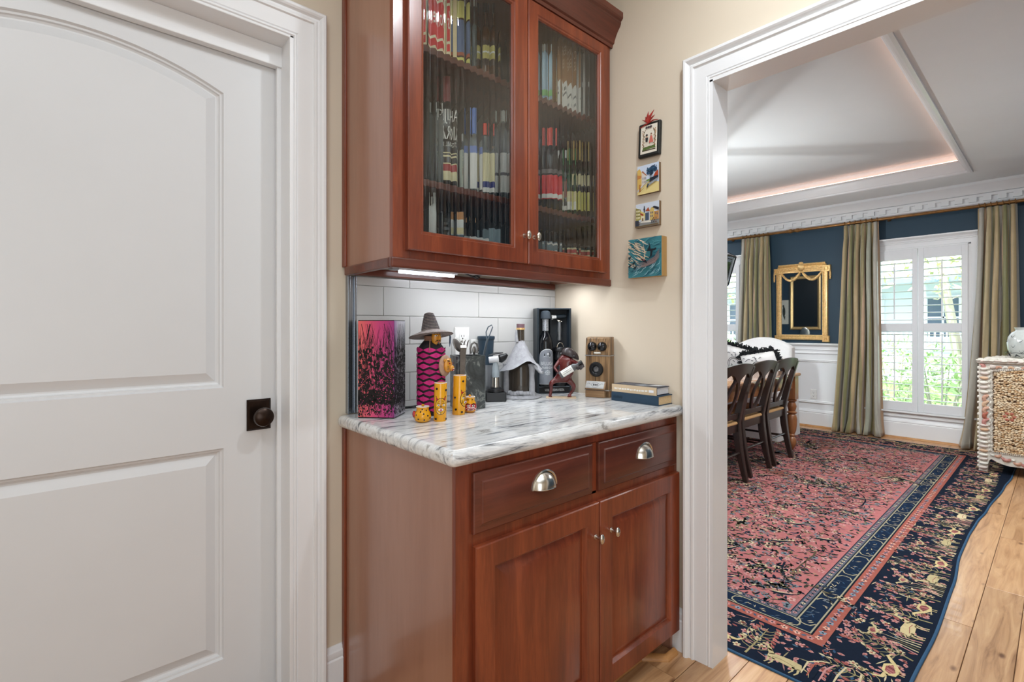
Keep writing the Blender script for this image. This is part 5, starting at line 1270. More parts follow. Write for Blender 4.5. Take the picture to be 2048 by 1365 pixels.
# what the mirror sees on the opposite wall
pt = thing('bird_print', 'framed print of a dark bird reflected in the gilt mirror', 'picture', (1.812, 4.07, 1.55))
m = MB(); m.smooth = False; m.box(1.811,1.832,3.98,4.16,1.28,1.80); obj('frame', m, plain('pale_print_mount', lin(206,204,190), .6), pt)
p = Print(lambda u, v, k: (1.8325+k*.0002, u, v)); p.ell(4.07,1.55,.03,.11,lin(40,50,46),None,14); p.ell(4.08,1.67,.018,.03,lin(40,50,46),None,10); p.poly([(4.04,1.45),(4.09,1.46),(4.05,1.36)],lin(40,50,46)); p.build('bird', pt)
dp = thing('dark_gilt_mirror', 'large gilt framed mirror painted as a dark reflection, seen in the gilt mirror', 'picture', (1.812, 3.66, 1.55))
m = MB(); m.ang = 25; rloft(m, 3.36, 3.94, 1.16, 2.3, [(0,0),(0,.03),(.02,.045),(.05,.03),(.06,.012)], lambda a, z, d: (1.812+d, a, z)); obj('frame', m, M_gold, dp)
m = MB(); m.smooth = False; m.box(1.820,1.826,3.42,3.88,1.22,2.24); obj('canvas', m, plain('painted_dark_reflection', lin(14,24,30), .3), dp)  # stands for mirror glass; its dark reflection is painted on
sb = thing('sideboard', 'dark sideboard under the dark mirror on the near dining wall', 'sideboard', (2.03, 4.1, 0))
m = MB(); m.smooth = False; m.box(1.825,2.24,3.52,4.7,.12,.88); obj('body', m, M_darkchair, sb, True, .004)
m = MB(); m.smooth = False; m.box(1.823,2.26,3.50,4.72,.88,.91); obj('top', m, M_darkchair, sb, True, .005)
for x, y in ((1.85,3.56),(2.21,3.56),(1.85,4.67),(2.21,4.67)):
    m = MB(); m.tube([(x,y,0),(x,y,.12)], [.02,.028], 12); obj('leg', m, M_darkchair, sb)
for i, (y, r_) in enumerate(((3.64, .13), (4.30, .15))):
    tr_ = thing('silver_tray', ('large','smaller')[i]+' oval silver tray propped on the sideboard', 'tray', (1.88, y, .911))
    m = MB(); m.ell((1.90,y,.912+r_*1.15), (.012, r_*.75, r_*1.15), 24, 12); obj('dish', m, M_steel, tr_)

# ------------------------------------------------------------------ rug
rug = thing('persian_rug', 'large rose and navy figured rug on the dining room floor', 'rug', (4.1, 2.1, 0))
YR, YL, XN, XF = .335, 3.46, 1.835, 6.50
EY = [(1.8,.345),(2.11,.342),(2.53,.332),(3.05,.340),(3.51,.362),(3.85,.362),(4.13,.354),(4.48,.332),(5.2,.294),(5.6,.272),(6.6,.262)]
def edge_y(x):
    for (xa, ya), (xb, yb) in zip(EY, EY[1:]):
        if xa <= x <= xb: t = (x-xa)/(xb-xa); return ya+(yb-ya)*t*t*(3-2*t)
    return EY[-1][1]
def edge_x(y): return XN+.008*math.sin(y*5)
RZ = .006
m = MB(); m.smooth = False; m.col = lin(20,28,42)
xs = [XN+(XF-XN)*i/60 for i in range(61)]
rows_ = []
for z in (.0, RZ):
    rows_.append([(x if i else edge_x(edge_y(x)), edge_y(x), z) for i, x in enumerate(xs)]+[(XF, YL, z)]+[(edge_x(YL-(YL-YR)*i/12), YL-(YL-YR)*i/12, z) for i in range(0, 12)])
m.grid(rows_, True, True, True)
M_wool = colmat('rug_wool', .95, .08, 0, var=.10, vscale=60)
obj('rug_base', m, M_wool, rug, True, 0, None, None, True, True)
m = MB(); m.tube([(edge_x(y), y, .0028) for y in [YL-(YL-YR)*i/20 for i in range(20)]]+[(x if i else edge_x(YR), edge_y(x), .0028) for i, x in enumerate(xs)]+[(XF, YL, .0028)], .0062, 8, True, .7)
obj('blue_binding', m, plain('blue_binding', lin(36,74,104), .85, var=.1), rug)
p = Print(lambda u, v, k: (u, v, RZ+.0002+k*.00012))
q = random.Random(21)
navy_, rose, rosed, crm, oli, gry, red_, pnk, blu, blk = lin(22,30,42), lin(164,100,98), lin(140,80,76), lin(190,174,140), lin(112,102,72), lin(100,104,108), lin(150,84,72), lin(180,128,124), lin(50,74,100), lin(18,24,34)
def ringrect(i0, i1, c_, k):
    # i measured from the rug edge inwards
    x0, x1, y0, y1 = XN+i0, XF-i0, YR+i0, YL-i0; a0, a1, b0, b1 = XN+i1, XF-i1, YR+i1, YL-i1
    for pts in ([(x0,y0),(x1,y0),(a1,b0),(a0,b0)],[(x1,y0),(x1,y1),(a1,b1),(a1,b0)],[(x1,y1),(x0,y1),(a0,b1),(a1,b1)],[(x0,y1),(x0,y0),(a0,b0),(a0,b1)]): p.poly(pts, c_, k)
B0, B1, B2, B3 = .265, .318, .398, .432
ringrect(B0-.004, B0, blk, 1); ringrect(B0, B1, red_, 1); ringrect(B1-.004, B1+.003, blk, 2); ringrect(B1, B2, lin(20,34,54), 1); ringrect(B1+.003,B1+.009,lin(150,142,118),2); ringrect(B2-.009, B2-.003, lin(150,142,118), 2); ringrect(B2, B3, lin(86,88,98), 1); ringrect(B2-.003, B2+.002, blk, 2); ringrect(B3-.004, B3, blk, 2)
p.rect(XN+B3, XF-B3, YR+B3, YL-B3, rose, 1)
FX0, FX1, FY0, FY1 = XN+B3, XF-B3, YR+B3, YL-B3
def vis(x, y): return y < .52*x+.12 and y < 3.3
# large soft patches of abrash dye in the field
for i in range(26):
    x, y = q.uniform(FX0+.2,FX1-.2), q.uniform(FY0+.15,FY1-.3)
    if vis(x, y): p.ell(x, y, q.uniform(.12,.3), q.uniform(.07,.14), q.choice((lin(150,90,88), lin(168,102,100), lin(152,96,100), lin(142,84,76), lin(128,78,70))), 2, 14, q.random()*3)
def leaf(x, y, L, w, a, c_, k):
    ca, sa = math.cos(a), math.sin(a)
    p.poly([(x+du*ca-dv*sa, y+du*sa+dv*ca) for du, dv in ((-L,0),(-L*.3,w),(L*.4,w*.8),(L,0),(L*.4,-w*.8),(-L*.3,-w))], c_, k)
def flower(x, y, r_, c1, c2, k):
    a0 = q.random()*3
    for i in range(5): a = a0+i*2*PI/5; p.ell(x+r_*.62*math.cos(a), y+r_*.62*math.sin(a), r_*.5, r_*.36, c1, k, 6, a)
    p.ell(x, y, r_*.36, r_*.36, c2, k+1, 6)
dark_c = (navy_, lin(40,52,66), lin(56,52,44), lin(36,44,40))
for i in range(17000):                                        # scattered leaves, denser near the viewer
    x = FX0+(FX1-FX0)*q.random(); y = q.uniform(FY0+.02, min(FY1, 3.1))
    if not vis(x, y): continue
    r_ = q.random()
    if r_ < .62: leaf(x, y, q.uniform(.010,.027), q.uniform(.003,.008), q.uniform(-1.2,1.2)+(PI/2 if q.random()<.45 else 0), q.choice(dark_c), 4)
    elif r_ < .80: leaf(x, y, q.uniform(.007,.016), q.uniform(.003,.006), q.random()*6, q.choice((crm, oli, lin(150,130,96))), 5)
    elif r_ < .93: flower(x, y, q.uniform(.012,.021), q.choice((pnk, lin(186,146,138), gry, lin(110,120,126))), q.choice((red_, navy_)), 5)
    else: p.stroke([(x,y),(x+q.uniform(-.03,.03),y+q.uniform(-.03,.03)),(x+q.uniform(-.07,.07),y+q.uniform(-.05,.05))], .0026, q.choice((oli, lin(60,60,52))), 3)
def branch(x, y, a, L, c_, k, depth=0):
    pts = [(x, y)]; aa = a
    for i in range(8):
        aa += q.uniform(-.32,.32); x += L/8*math.cos(aa); y += L/8*math.sin(aa); pts.append((x, y))
        if depth < 2 and i in (2,4,6): branch(x, y, aa+q.choice((-.8,.8)), L*.45, c_, k, depth+1)
        if q.random() < .8: leaf(x+.012*math.cos(aa+1.5), y+.012*math.sin(aa+1.5), .012, .005, aa+1, q.choice(dark_c+(oli,crm)), k+1)
        if depth and i == 7: flower(x, y, .018, q.choice((pnk,crm,gry)), navy_, k+1)
    w = (.011,.006,.004)[depth]
    p.stroke(pts, [w*(1-.7*i/8) for i in range(9)], c_, k)
for i in range(90):
    x, y = q.uniform(FX0+.05,FX1-.2), q.uniform(FY0+.1,2.8)
    if vis(x, y): branch(x, y, q.uniform(-PI,PI), q.uniform(.22,.5), q.choice((lin(84,72,56), lin(62,56,50), navy_, navy_, lin(120,106,80))), 6)
for i in range(60):                                          # big curled plumes
    x, y = q.uniform(FX0+.1,FX1-.2), q.uniform(FY0+.1,2.6)
    if not vis(x, y): continue
    a = q.uniform(-1.9,-.9); L = q.uniform(.08,.16); pts = []
    for j in range(9): t = j/8; pts.append((x+L*(t*math.cos(a)-.6*t*t*math.sin(a)), y+L*(t*math.sin(a)+.6*t*t*math.cos(a))))
    p.stroke(pts, [.002,.010,.017,.019,.017,.013,.009,.005,.002], navy_, 8); p.stroke([(u+.012,v+.004) for u, v in pts], [.001,.004,.007,.008,.007,.005,.003,.002,.001], crm, 9)
# guard stripe flowers and cartouches
def along(i, fn, step):
    n = int((XF-XN-2*i)/step)
    for j in range(n): fn(XN+i+step*(j+.5), YR+i, 0)
    n = int((YL-YR-2*i)/step)
    for j in range(n):
        y = YR+i+step*(j+.5)
        if y < 1.6: fn(XN+i, y, 1)
        if y < 3.2: fn(XF-i, y, 1)
def f_red(x, y, d):
    flower(x, y, .013, q.choice((pnk, lin(206,160,140), lin(120,138,150))), navy_, 3)
    leaf(x+(.022,0)[d], y+(0,.022)[d], .011, .005, q.choice((.8,-.8)), q.choice((blu, lin(60,90,110), blk)), 3)
along((B0+B1)/2, f_red, .046)
def f_gry(x, y, d):
    flower(x, y, .009, q.choice((pnk, crm, lin(150,110,110))), navy_, 3); leaf(x+(.016,0)[d], y+(0,.016)[d], .009, .004, .7, navy_, 3)
along((B2+B3)/2, f_gry, .034)
def f_cart(x, y, d):
    w = (B2-B1)/2-.010; h = .135
    for s_ in (-1, 1):
        e = s_*h
        pts = [(e-s_*.03, -w),(e-s_*.004,-w*.55),(e,0),(e-s_*.004,w*.55),(e-s_*.03,w)]
        p.stroke([(x+a, y+b) if d == 0 else (x+b, y+a) for a, b in pts], .006, lin(160,150,122), 4)
    for j in range(14):
        a, b = q.uniform(-h*.8,h*.8), q.uniform(-w*.8,w*.8); u, v = (x+a, y+b) if d == 0 else (x+b, y+a)
        leaf(u, v, .012, .0022, q.random()*6, q.choice((lin(56,84,112), lin(90,100,110), crm)), 4)
along((B1+B2)/2, f_cart, .30)
# main border: beasts, birds, trees and blossoms, drawn standing on the outer edge
def fr_map(x, y, d):
    # local (a along the border, b inwards) -> rug
    if d == 0: return lambda a, b: (x+a, y+b)
    if d == 1: return lambda a, b: (x+b, y+a)
    return lambda a, b: (x-b, y+a)
def beast(M_, s_, c_, fl=1):
    P_ = lambda L: [M_(fl*a*s_, b*s_) for a, b in L]
    p.poly(P_([(-.5,.36),(-.42,.62),(-.1,.66),(.3,.62),(.48,.5),(.45,.32),(.1,.30),(-.3,.28)]), c_, 6)
    p.stroke(P_([(.38,.52),(.55,.78),(.62,.92),(.80,.90)]), [.16*s_,.12*s_,.10*s_,.06*s_], c_, 6)
    for a in (-.42,-.28,.28,.40): p.stroke(P_([(a,.36),(a-.03,.15),(a+.02,0)]), [.08*s_,.05*s_,.035*s_], c_, 6)
    p.stroke(P_([(-.48,.5),(-.66,.42),(-.72,.2)]), [.05*s_,.03*s_,.01*s_], c_, 6)
    p.stroke(P_([(.60,.95),(.56,1.12)]), .03*s_, c_, 6)
    p.stroke(P_([(-.3,.40),(.1,.46),(.34,.42)]), .02*s_, q.choice((oli, rosed)), 7)
def bird(M_, s_, c_, fl=1):
    P_ = lambda L: [M_(fl*a*s_, b*s_) for a, b in L]
    p.poly(P_([(-.5,.35),(-.2,.62),(.2,.6),(.42,.42),(.3,.2),(-.1,.14)]), c_, 6)
    p.poly(P_([(-.34,.38),(-.12,.54),(.16,.52),(.28,.38),(.1,.24)]), rosed, 7)
    for j in range(4): p.stroke(P_([(-.25+.13*j,.48),(-.18+.13*j,.28)]), .03*s_, q.choice((navy_, pnk)), 8)
    p.stroke(P_([(.34,.46),(.60,.52),(.70,.74),(.56,.94),(.76,1.0)]), [.16*s_,.11*s_,.09*s_,.08*s_,.03*s_], c_, 6)
    p.stroke(P_([(-.45,.4),(-.8,.62),(-1.0,.52)]), [.14*s_,.10*s_,.03*s_], c_, 6)
    for a in (-.05,.1): p.stroke(P_([(a,.18),(a+.03,0)]), .035*s_, c_, 6)
def tree(M_, h, c_):
    w0 = q.uniform(-.03,.03)
    tr_ = [M_(w0*math.sin(3*t), h*t) for t in [i/6 for i in range(7)]]
    p.stroke(tr_, [.008,.007,.006,.005,.004,.003,.002], c_, 5)
    for i in range(7):
        t = .2+.11*i
        for s_ in (-1, 1):
            a, b = w0*math.sin(3*t), h*t; L = .055*(1.1-t*.6)
            p.stroke([M_(a,b), M_(a+s_*L*.6,b+.012), M_(a+s_*L,b+.035)], [.004,.003,.002], c_, 5)
            u, v = M_(a+s_*L, b+.042)
            if q.random() < .6: leaf(u, v, .014, .008, q.uniform(.6,1.4), q.choice((pnk, lin(176,104,100), rosed)), 6); leaf(u, v, .007, .003, q.uniform(.6,1.4), red_, 7)
            else: leaf(u, v, .012, .005, q.uniform(0,2), q.choice((oli, crm, gry)), 6)
def reeds_(M_):
    for j in range(7):
        a = -.06+.02*j; p.stroke([M_(a,0), M_(a*.7,.06), M_(a*1.6,.12+.02*math.sin(j))], [.006,.005,.001], q.choice((crm, pnk, oli)), 5)
def border_run(pts_fn, length, d):
    s_ = .07; i = 0
    while s_ < length-.05:
        x, y = pts_fn(s_)
        if vis(x, y) or d != 0:
            M_ = fr_map(x, y, d); r_ = i % 5
            if r_ == 0: beast(M_, q.uniform(.10,.125), q.choice((lin(190,172,130), lin(176,160,120), lin(204,186,148))), q.choice((-1,1)))
            elif r_ == 1: tree(M_, .215, lin(150,138,100))
            elif r_ == 2: bird(M_, .105, lin(196,176,128), q.choice((-1,1)))
            elif r_ == 3: tree(M_, .20, lin(130,120,88))
            else: reeds_(M_); bird(fr_map(*M_(0,.12), d), .07, lin(180,164,124), q.choice((-1,1)))
            for j in range(34):
                u, v = M_(q.uniform(-.09,.09), q.uniform(.01,.235)); rr_ = q.random()
                if rr_ < .35: leaf(u, v, .013, .007, q.random()*6, pnk, 3); leaf(u, v, .006, .003, q.random()*6, red_, 4)
                elif rr_ < .6: leaf(u, v, q.uniform(.012,.03), .0025, q.choice((PI/2, .3, -.3))+q.uniform(-.4,.4), q.choice((crm, lin(140,130,100), lin(150,110,104))), 3)
                elif rr_ < .85: leaf(u, v, .012, .005, q.random()*6, q.choice((blu, lin(70,92,110), rosed)), 3)
                else: flower(u, v, .014, q.choice((pnk, crm)), red_, 3)
        s_ += .115; i += 1
border_run(lambda s_: (XN+s_, max(edge_y(XN+s_)+.018, YR)), XF-XN, 0)
border_run(lambda s_: (XN+.018, YR+.26+s_), 1.1, 1)
border_run(lambda s_: (XF-.018, YR+s_), 3.0, 2)
cx_, cy_ = XN+.15, YR+.15                                    # the palm in the corner
for r_ in range(6):
    rr_ = .030+.018*r_
    for s_ in (-1, 1): p.stroke([(cx_-.10+.0+.0*r_, cy_-.0+s_*rr_*1.0),(cx_-.02, cy_+s_*rr_*1.02),(cx_+.05-.006*r_, cy_+s_*rr_*.75),(cx_+.075-.004*r_, cy_+s_*.004)], [.004,.007,.006,.004], (crm, navy_, pnk, navy_, red_, crm)[r_], 9+r_%2)
o = p.build('woven_figures', rug, M_wool); o['kind'] = 'stuff'

# ================================================================== DINING FURNITURE
FZ = .0082
TBX0, TBX1, TBY0, TBY1 = 2.95, 5.40, 1.712, 2.83
tb_ = thing('dining_table', 'long pine dining table with turned legs behind the row of dark chairs', 'table', (4.2, 2.27, FZ))
m = MB(); m.ang = 40
rows_ = []
for i_, z in ((.012,.728),(.002,.733),(0,.745),(.003,.755),(.010,.760)):
    rows_.append([(x,y,z) for x,y in rr(TBX0+i_,TBX1-i_,TBY0+i_,TBY1-i_,.07,6)])
m.grid(rows_, True, True, True); obj('tabletop', m, wood('waxed_pine_top', lin(150,104,74), lin(184,138,104), lin(206,164,130), grain=(1,8,8), rough=.12, coat=.6), tb_)
m = MB(); m.smooth = False
m.box(TBX0+.16,TBX1-.14,TBY0+.045,TBY0+.07,.61,.728); m.box(TBX0+.16,TBX1-.14,TBY1-.07,TBY1-.045,.61,.728); m.box(TBX0+.14,TBX0+.165,TBY0+.06,TBY1-.06,.61,.728); m.box(TBX1-.165,TBX1-.14,TBY0+.06,TBY1-.06,.61,.728)
obj('apron', m, M_pine, tb_, True, .002)
LEG = [(.012,FZ),(.020,.02),(.036,.055),(.040,.085),(.034,.115),(.022,.132),(.030,.142),(.032,.150),(.024,.160),(.036,.19),(.044,.25),(.046,.31),(.042,.345),(.030,.356),(.044,.364),(.046,.372),(.030,.384),(.034,.40),(.042,.43),(.036,.46),(.028,.474),(.042,.482),(.042,.496),(.030,.505)]
for x in (TBX0+.20, TBX1-.11):
    for y in (TBY0+.065, TBY1-.065):
        m = MB(); m.ang = 50; m.lathe(LEG, x, y, 20); m.box(x-.044,x+.044,y-.044,y+.044,.503,.728); obj('leg', m, M_pine_v, tb_)

def make_chair():
    t = thing('dining_chair', '', 'chair', (0,0,FZ), 0, 'dark dining chairs along the near side of the table')
    yb = lambda z: (.075-.075*(1-z/.45)**1.6 if z < .45 else .075-.115*((z-.45)/.47)**1.25)
    hw = lambda z: (.195+.012*(z/.45) if z < .45 else .207+.033*((z-.45)/.47))
    for s_ in (-1, 1):
        m = MB(); m.ang = 40; rows_ = []
        for z in (0,.06,.14,.22,.30,.38,.45,.52,.60,.68,.76,.84,.89):
            x, y = s_*hw(z), yb(z); w, d = (.017+.006*min(1,z/.3)-.006*max(0,(z-.5)/.4)), (.018+.008*min(1,z/.3)-.008*max(0,(z-.5)/.4))
            rows_.append([(x-w,y-d,z),(x+w,y-d,z),(x+w,y+d,z),(x-w,y+d,z)])
        m.grid(rows_, True, True, True); obj('rear_leg', m, M_darkchair, t, False, .004)
        m = MB(); m.ang = 40; rows_ = []
        for z, w in ((0,.014),(.2,.018),(.40,.021),(.44,.021)):
            x, y = s_*(.205+.01*z), .46; rows_.append([(x-w,y-w,z),(x+w,y-w,z),(x+w,y+w,z),(x-w,y+w,z)])
        m.grid(rows_, True, True, True); obj('front_leg', m, M_darkchair, t, False, .003)
        m = MB(); m.tube([(s_*.202,yb(.19),.19),(s_*.205,.46,.19)], .010, 8); obj('side_stretcher', m, M_darkchair, t, False)
    m = MB(); m.tube([(-.198,yb(.215),.215),(.198,yb(.215),.215)], .0095, 8); obj('rear_stretcher', m, M_darkchair, t, False)
    m = MB(); m.tube([(-.203,.46,.26),(.203,.46,.26)], .0105, 8); obj('front_stretcher', m, M_darkchair, t, False)
    m = MB(); m.smooth = False
    m.box(-.205,.205,.062,.082,.375,.440); m.box(-.215,.215,.455,.475,.375,.440); m.box(-.216,-.196,.07,.46,.375,.440); m.box(.196,.216,.07,.46,.375,.440); obj('seat_rail', m, M_darkchair, t, False, .003)
    m = MB(); m.ang = 60; rows_ = []
    for i_, z in ((.0,.438),(-.004,.446),(.008,.456),(.05,.462)):
        rows_.append([(x,y,z) for x, y in rr(-.222+i_,.222-i_,.060+i_*.5,.482-i_,.03,4)])
    m.grid(rows_, True, True, True); obj('rush_seat', m, M_cane, t, False)
    # shaped back: crest rail, two curved splat bars around an oval, lower rail
    f = lambda u, v, d: (u, yb(v)+d-.02*(1-(u/.24)**2)*max(0,(v-.5)/.42), v)
    m = MB(); m.ang = 40
    n = 24; top = []; bot = []
    for i in range(n+1):
        u = -.243+.486*i/n; a = abs(u)/.243
        top.append((u, .905+.022*math.cos(a*PI/2)-.010*(a>.93)))
        arch = .030*math.sin(PI*min(1,max(0,(a-.16)/.74)))
        bot.append((u, .800+arch*1.5+(0 if a > .16 else -.02*(1-a/.16))-.0))
    rows_ = [[f(u,v,-.012) for u,v in bot],[f(u,v,-.012) for u,v in top],[f(u,v,.012) for u,v in top],[f(u,v,.012) for u,v in bot],[f(u,v,-.012) for u,v in bot]]
    m.grid(rows_)
    m.quad(*[rows_[k_][0] for k_ in range(4)]); m.quad(*[rows_[k_][-1] for k_ in range(4)])
    obj('crest_rail', m, M_darkchair, t, False, .003)
    m = MB(); m.smooth = False; m.grid([[(-.205,yb(.50)-.011,.480),(-.205,yb(.52)+.011,.480),(-.205,yb(.52)+.011,.525),(-.205,yb(.52)-.011,.525)],[(.205,yb(.5)-.011,.480),(.205,yb(.5)+.011,.480),(.205,yb(.52)+.011,.525),(.205,yb(.52)-.011,.525)]], True, True, True); obj('lower_rail', m, M_darkchair, t, False, .003)
    for s_ in (-1, 1):
        m = MB(); m.ang = 40; pts = []
        for i in range(15):
            tt = i/14; v = .515+.295*tt; u = s_*(.020+.058*math.sin(PI*min(1,tt*1.05))**1.0*(1 if tt < .96 else .9))
            pts.append((u, v))
        rows_ = []
        for i, (u, v) in enumerate(pts):
            w = .014+.010*abs(1-2*i/14)**2
            rows_.append([f(u-w,v,-.009),f(u+w,v,-.009),f(u+w,v,.009),f(u-w,v,.009)])
        m.grid(rows_, True, True, True); obj('splat_bar', m, M_darkchair, t, False, .002)
    return t
ch0 = make_chair()
CHL = ['dark wooden dining chair with rush seat, farthest along the table, next to its turned leg', 'dark wooden dining chair with rush seat, the middle one of three along the table', 'dark wooden dining chair with rush seat, half hidden by the doorway jamb']
for i, (x, y) in enumerate(((4.752,1.668),(4.243,1.664),(3.70,1.634))):
    c_ = ch0 if i == 0 else copy_tree(ch0)
    c_.location = (x, y, FZ+.001); c_['label'] = CHL[i]

# ---- white host chair and pillows
hc = thing('host_chair', 'white upholstered chair with arched back at the head of the dining table', 'chair', (5.85, 2.35, FZ))
m = MB(); m.ang = 40; rows_ = []
for i_, z in ((-.012,FZ+.001),(-.004,.2),(.0,.40),(.004,.44),(.02,.455)): rows_.append([(x,y,z) for x,y in rr(5.52+i_,6.14-i_,1.985+i_,2.715-i_,.03,4)])
m.grid(rows_, True, True, True); obj('skirted_base', m, M_linen, hc)
m = MB(); m.ang = 40; rows_ = []
for i_, z in ((.02,.455),(.0,.47),(.0,.51),(.03,.535)): rows_.append([(x,y,z) for x,y in rr(5.53+i_,6.05-i_,2.03+i_,2.67-i_,.05,4)])
m.grid(rows_, True, True, True); obj('seat_cushion', m, M_linen, hc)
m = MB(); m.ang = 40; n = 22; pr_ = [(2.03,.42)]+[(2.03+.64*i/n, .975+.115*math.sin(PI*i/n)**.8) for i in range(n+1)]+[(2.67,.42)]
rows_ = []
cz, cy = .7, 2.35
for d, s_ in ((-.075,.94),(-.06,.985),(-.03,1.0),(.03,1.0),(.06,.985),(.07,.94)): rows_.append([(6.06+d+.06*(z-.45), cy+(y-cy)*s_, cz+(z-cz)*s_) for y, z in pr_])
m.grid(rows_, True, True, True); obj('arched_back', m, M_linen, hc)
M_fringe = plain('black_fringe', lin(22,24,28), .95, var=.3, scale=90)
def pillow(label, loc, rx, rz, s_=.21):
    t = thing('fringed_pillow', label, 'pillow', loc, rz, 'fringed pillows on the white chair')
    t.rotation_euler = (rx, math.radians(-14), rz)
    n = 14; F = lambda sx: [[(sx*.075*(max(0,(1-(2*i/n-1)**4)*(1-(2*j/n-1)**4)))**.6, (2*i/n-1)*s_*(1-.06*(1-(2*j/n-1)**2)*0), (2*j/n-1)*s_) for i in range(n+1)] for j in range(n+1)]
    m = MB(); m.ang = 80; m.grid(F(-1)); m.grid(F(1)); obj('cover', m, M_linen, t, False)
    m = MB(); q = random.Random(4)
    for side in range(4):
        for i in range(56):
            u = (2*i/55-1)*s_; e = s_; L = q.uniform(.035,.055)
            P_ = [(u,e,0,1),(u,-e,0,-1),(e,u,1,0),(-e,u,-1,0)][side]
            y, z, dy, dz = P_
            m.tube([(0,y,z),(q.uniform(-.015,.015),y+dy*L*.5+q.uniform(-.006,.006),z+dz*L*.5),(q.uniform(-.03,.03),y+dy*L+q.uniform(-.012,.012),z+dz*L+q.uniform(-.01,.01))],[.009,.008,.005],5)
    o = obj('fringe', m, M_fringe, t, False); o['kind'] = 'stuff'
    p = Print(lambda u, v, k: (-.075*(max(0,(1-(u/s_)**4)*(1-(v/s_)**4)))**.6-.002-k*.0003, -u, v))
    q = random.Random(9); bk = lin(40,42,50)
    for r_ in (.055,.070): p.stroke([(r_*math.cos(a),.03+r_*1.15*math.sin(a)) for a in [i*PI/12 for i in range(25)]], .005, bk)
    for i in range(40): u, v = q.uniform(-.15,.15), q.uniform(-.16,.16); p.stroke([(u,v),(u+q.uniform(-.02,.02),v+q.uniform(-.01,.02)),(u+q.uniform(-.03,.03),v+q.uniform(-.02,.02))], .006, bk)
    p.build('printed_crest', t, None, False)['kind'] = 'stuff'; return t
pillow('white crest printed pillow with black fringe, left one on the white chair', (5.84,2.56,.775), math.radians(14), 0)
pillow('white crest printed pillow with black fringe, right one on the white chair', (5.78,2.25,.735), math.radians(-12), 0, .19)

# ---- lantern over the table
ln = thing('lantern_pendant', 'black metal and glass lantern pendant hanging over the table at the jamb', 'lantern', (4.35, 2.2, 1.59))
M_blackmet = plain('black_metal', lin(26,26,28), .35, .6)
cx_, cy_ = 4.35, 2.2
cor = lambda h, z: [(cx_+sx*h, cy_+sy*h, z) for sx, sy in ((-1,-1),(1,-1),(1,1),(-1,1))]
A_, B_, C_ = cor(.200,1.85), cor(.150,1.59), cor(.03,1.965)
for i in range(4):
    j = (i+1) % 4
    for a, b in ((A_[i],A_[j]),(B_[i],B_[j]),(A_[i],B_[i]),(A_[i],C_[i])):
        m = MB(); m.tube([a,b], .0085, 4); obj('frame_bar', m, M_blackmet, ln)
    ins = lambda P_: (cx_+(P_[0]-cx_)*.985, cy_+(P_[1]-cy_)*.985, P_[2])
    m = MB(); m.smooth = False; q1 = [ins(v) for v in (A_[i],A_[j],B_[j],B_[i])]; q2 = [(cx_+(v[0]-cx_)*.98, cy_+(v[1]-cy_)*.98, v[2]) for v in q1]
    m.grid([q1,q2], True, True, True); obj('glass_panel', m, M_winglass, ln)
m = MB(); m.smooth = False; m.grid([cor(.032,1.955), cor(.032,1.99), cor(.012,2.02)], True, True, True); obj('cap', m, M_blackmet, ln)
m = MB(); m.tube([(cx_,cy_,1.61),(cx_,cy_,2.01)], .006, 8)
for i in range(4): a = i*PI/2+.4; m.tube([(cx_,cy_,1.62),(cx_+.06*math.cos(a),cy_+.06*math.sin(a),1.60),(cx_+.07*math.cos(a),cy_+.07*math.sin(a),1.64)], .005, 6)
obj('candle_arms', m, M_blackmet, ln)
for i in range(4):
    a = i*PI/2+.4; m = MB(); m.lathe([(.011,1.64),(.011,1.70)], cx_+.07*math.cos(a), cy_+.07*math.sin(a), 10); m.lathe([(.006,1.70),(.012,1.715),(.008,1.735),(.001,1.75)], cx_+.07*math.cos(a), cy_+.07*math.sin(a), 10); obj('candle_bulb', m, emit('candle_bulb_glow', (1,.86,.66), 6) if i == 0 else bpy.data.materials['candle_bulb_glow'], ln)
m = MB(); z = 2.02
while z < 2.79:
    m.tube([(cx_+.010*math.cos(a), cy_, z+.02+.02*math.sin(a)) if int(z*31)%2 else (cx_, cy_+.010*math.cos(a), z+.02+.02*math.sin(a)) for a in [i*PI/6 for i in range(13)]], .003, 5); z += .033
m.lathe([(.06,2.799),(.06,2.785),(.02,2.77)], cx_, cy_, 16); obj('chain', m, M_blackmet, ln)

# ------------------------------------------------------------------ shell chest (front faces the hall) and jar
CA = math.radians(-97)                       # local x runs along the front from its left corner, local y goes back
sc_ = thing('shell_chest', 'white chest encrusted with seashells and pebbles at the right edge of the dining room', 'chest', (5.655, .468, FZ+.004), CA)
M_shellw = plain('white_plaster', lin(222,216,204), .6, var=.06, scale=40, bmp=.4)
CW, CD, CH = .80, .70, .925
sk_ = lambda x: .105-.045*max(0, math.sin(PI*max(0,min(1,(x-.085)/(CW-.17)))))**.7-.008*math.cos((x-.4)*26)*(.1 < x < CW-.1)
m = MB(); m.ang = 30
bot = [(.0,0),(.052,0),(.056,.05),(.062,.09),(.075,.108)]+[(.085+(CW-.17)*i/24, sk_(.085+(CW-.17)*i/24)) for i in range(25)]+[(CW-.075,.108),(CW-.062,.09),(CW-.056,.05),(CW-.052,0),(CW,0)]
poly = bot+[(CW,CH-.03),(0,CH-.03)]
m.prism(poly, .0, .03, lambda u, v, d: (u, d, v)); obj('front_board', m, M_shellw, sc_, False)
m = MB(); m.smooth = False
m.box(.0,.03,.03,CD,.10,CH-.03); m.box(CW-.03,CW,.03,CD,.10,CH-.03); m.box(0,.055,CD-.055,CD,0,.1); m.box(CW-.055,CW,CD-.055,CD,0,.1); m.box(0,CW,CD-.03,CD,.1,CH-.03); m.box(.03,CW-.03,.03,CD-.03,.12,.14); obj('carcass', m, M_shellw, sc_, False, .003)
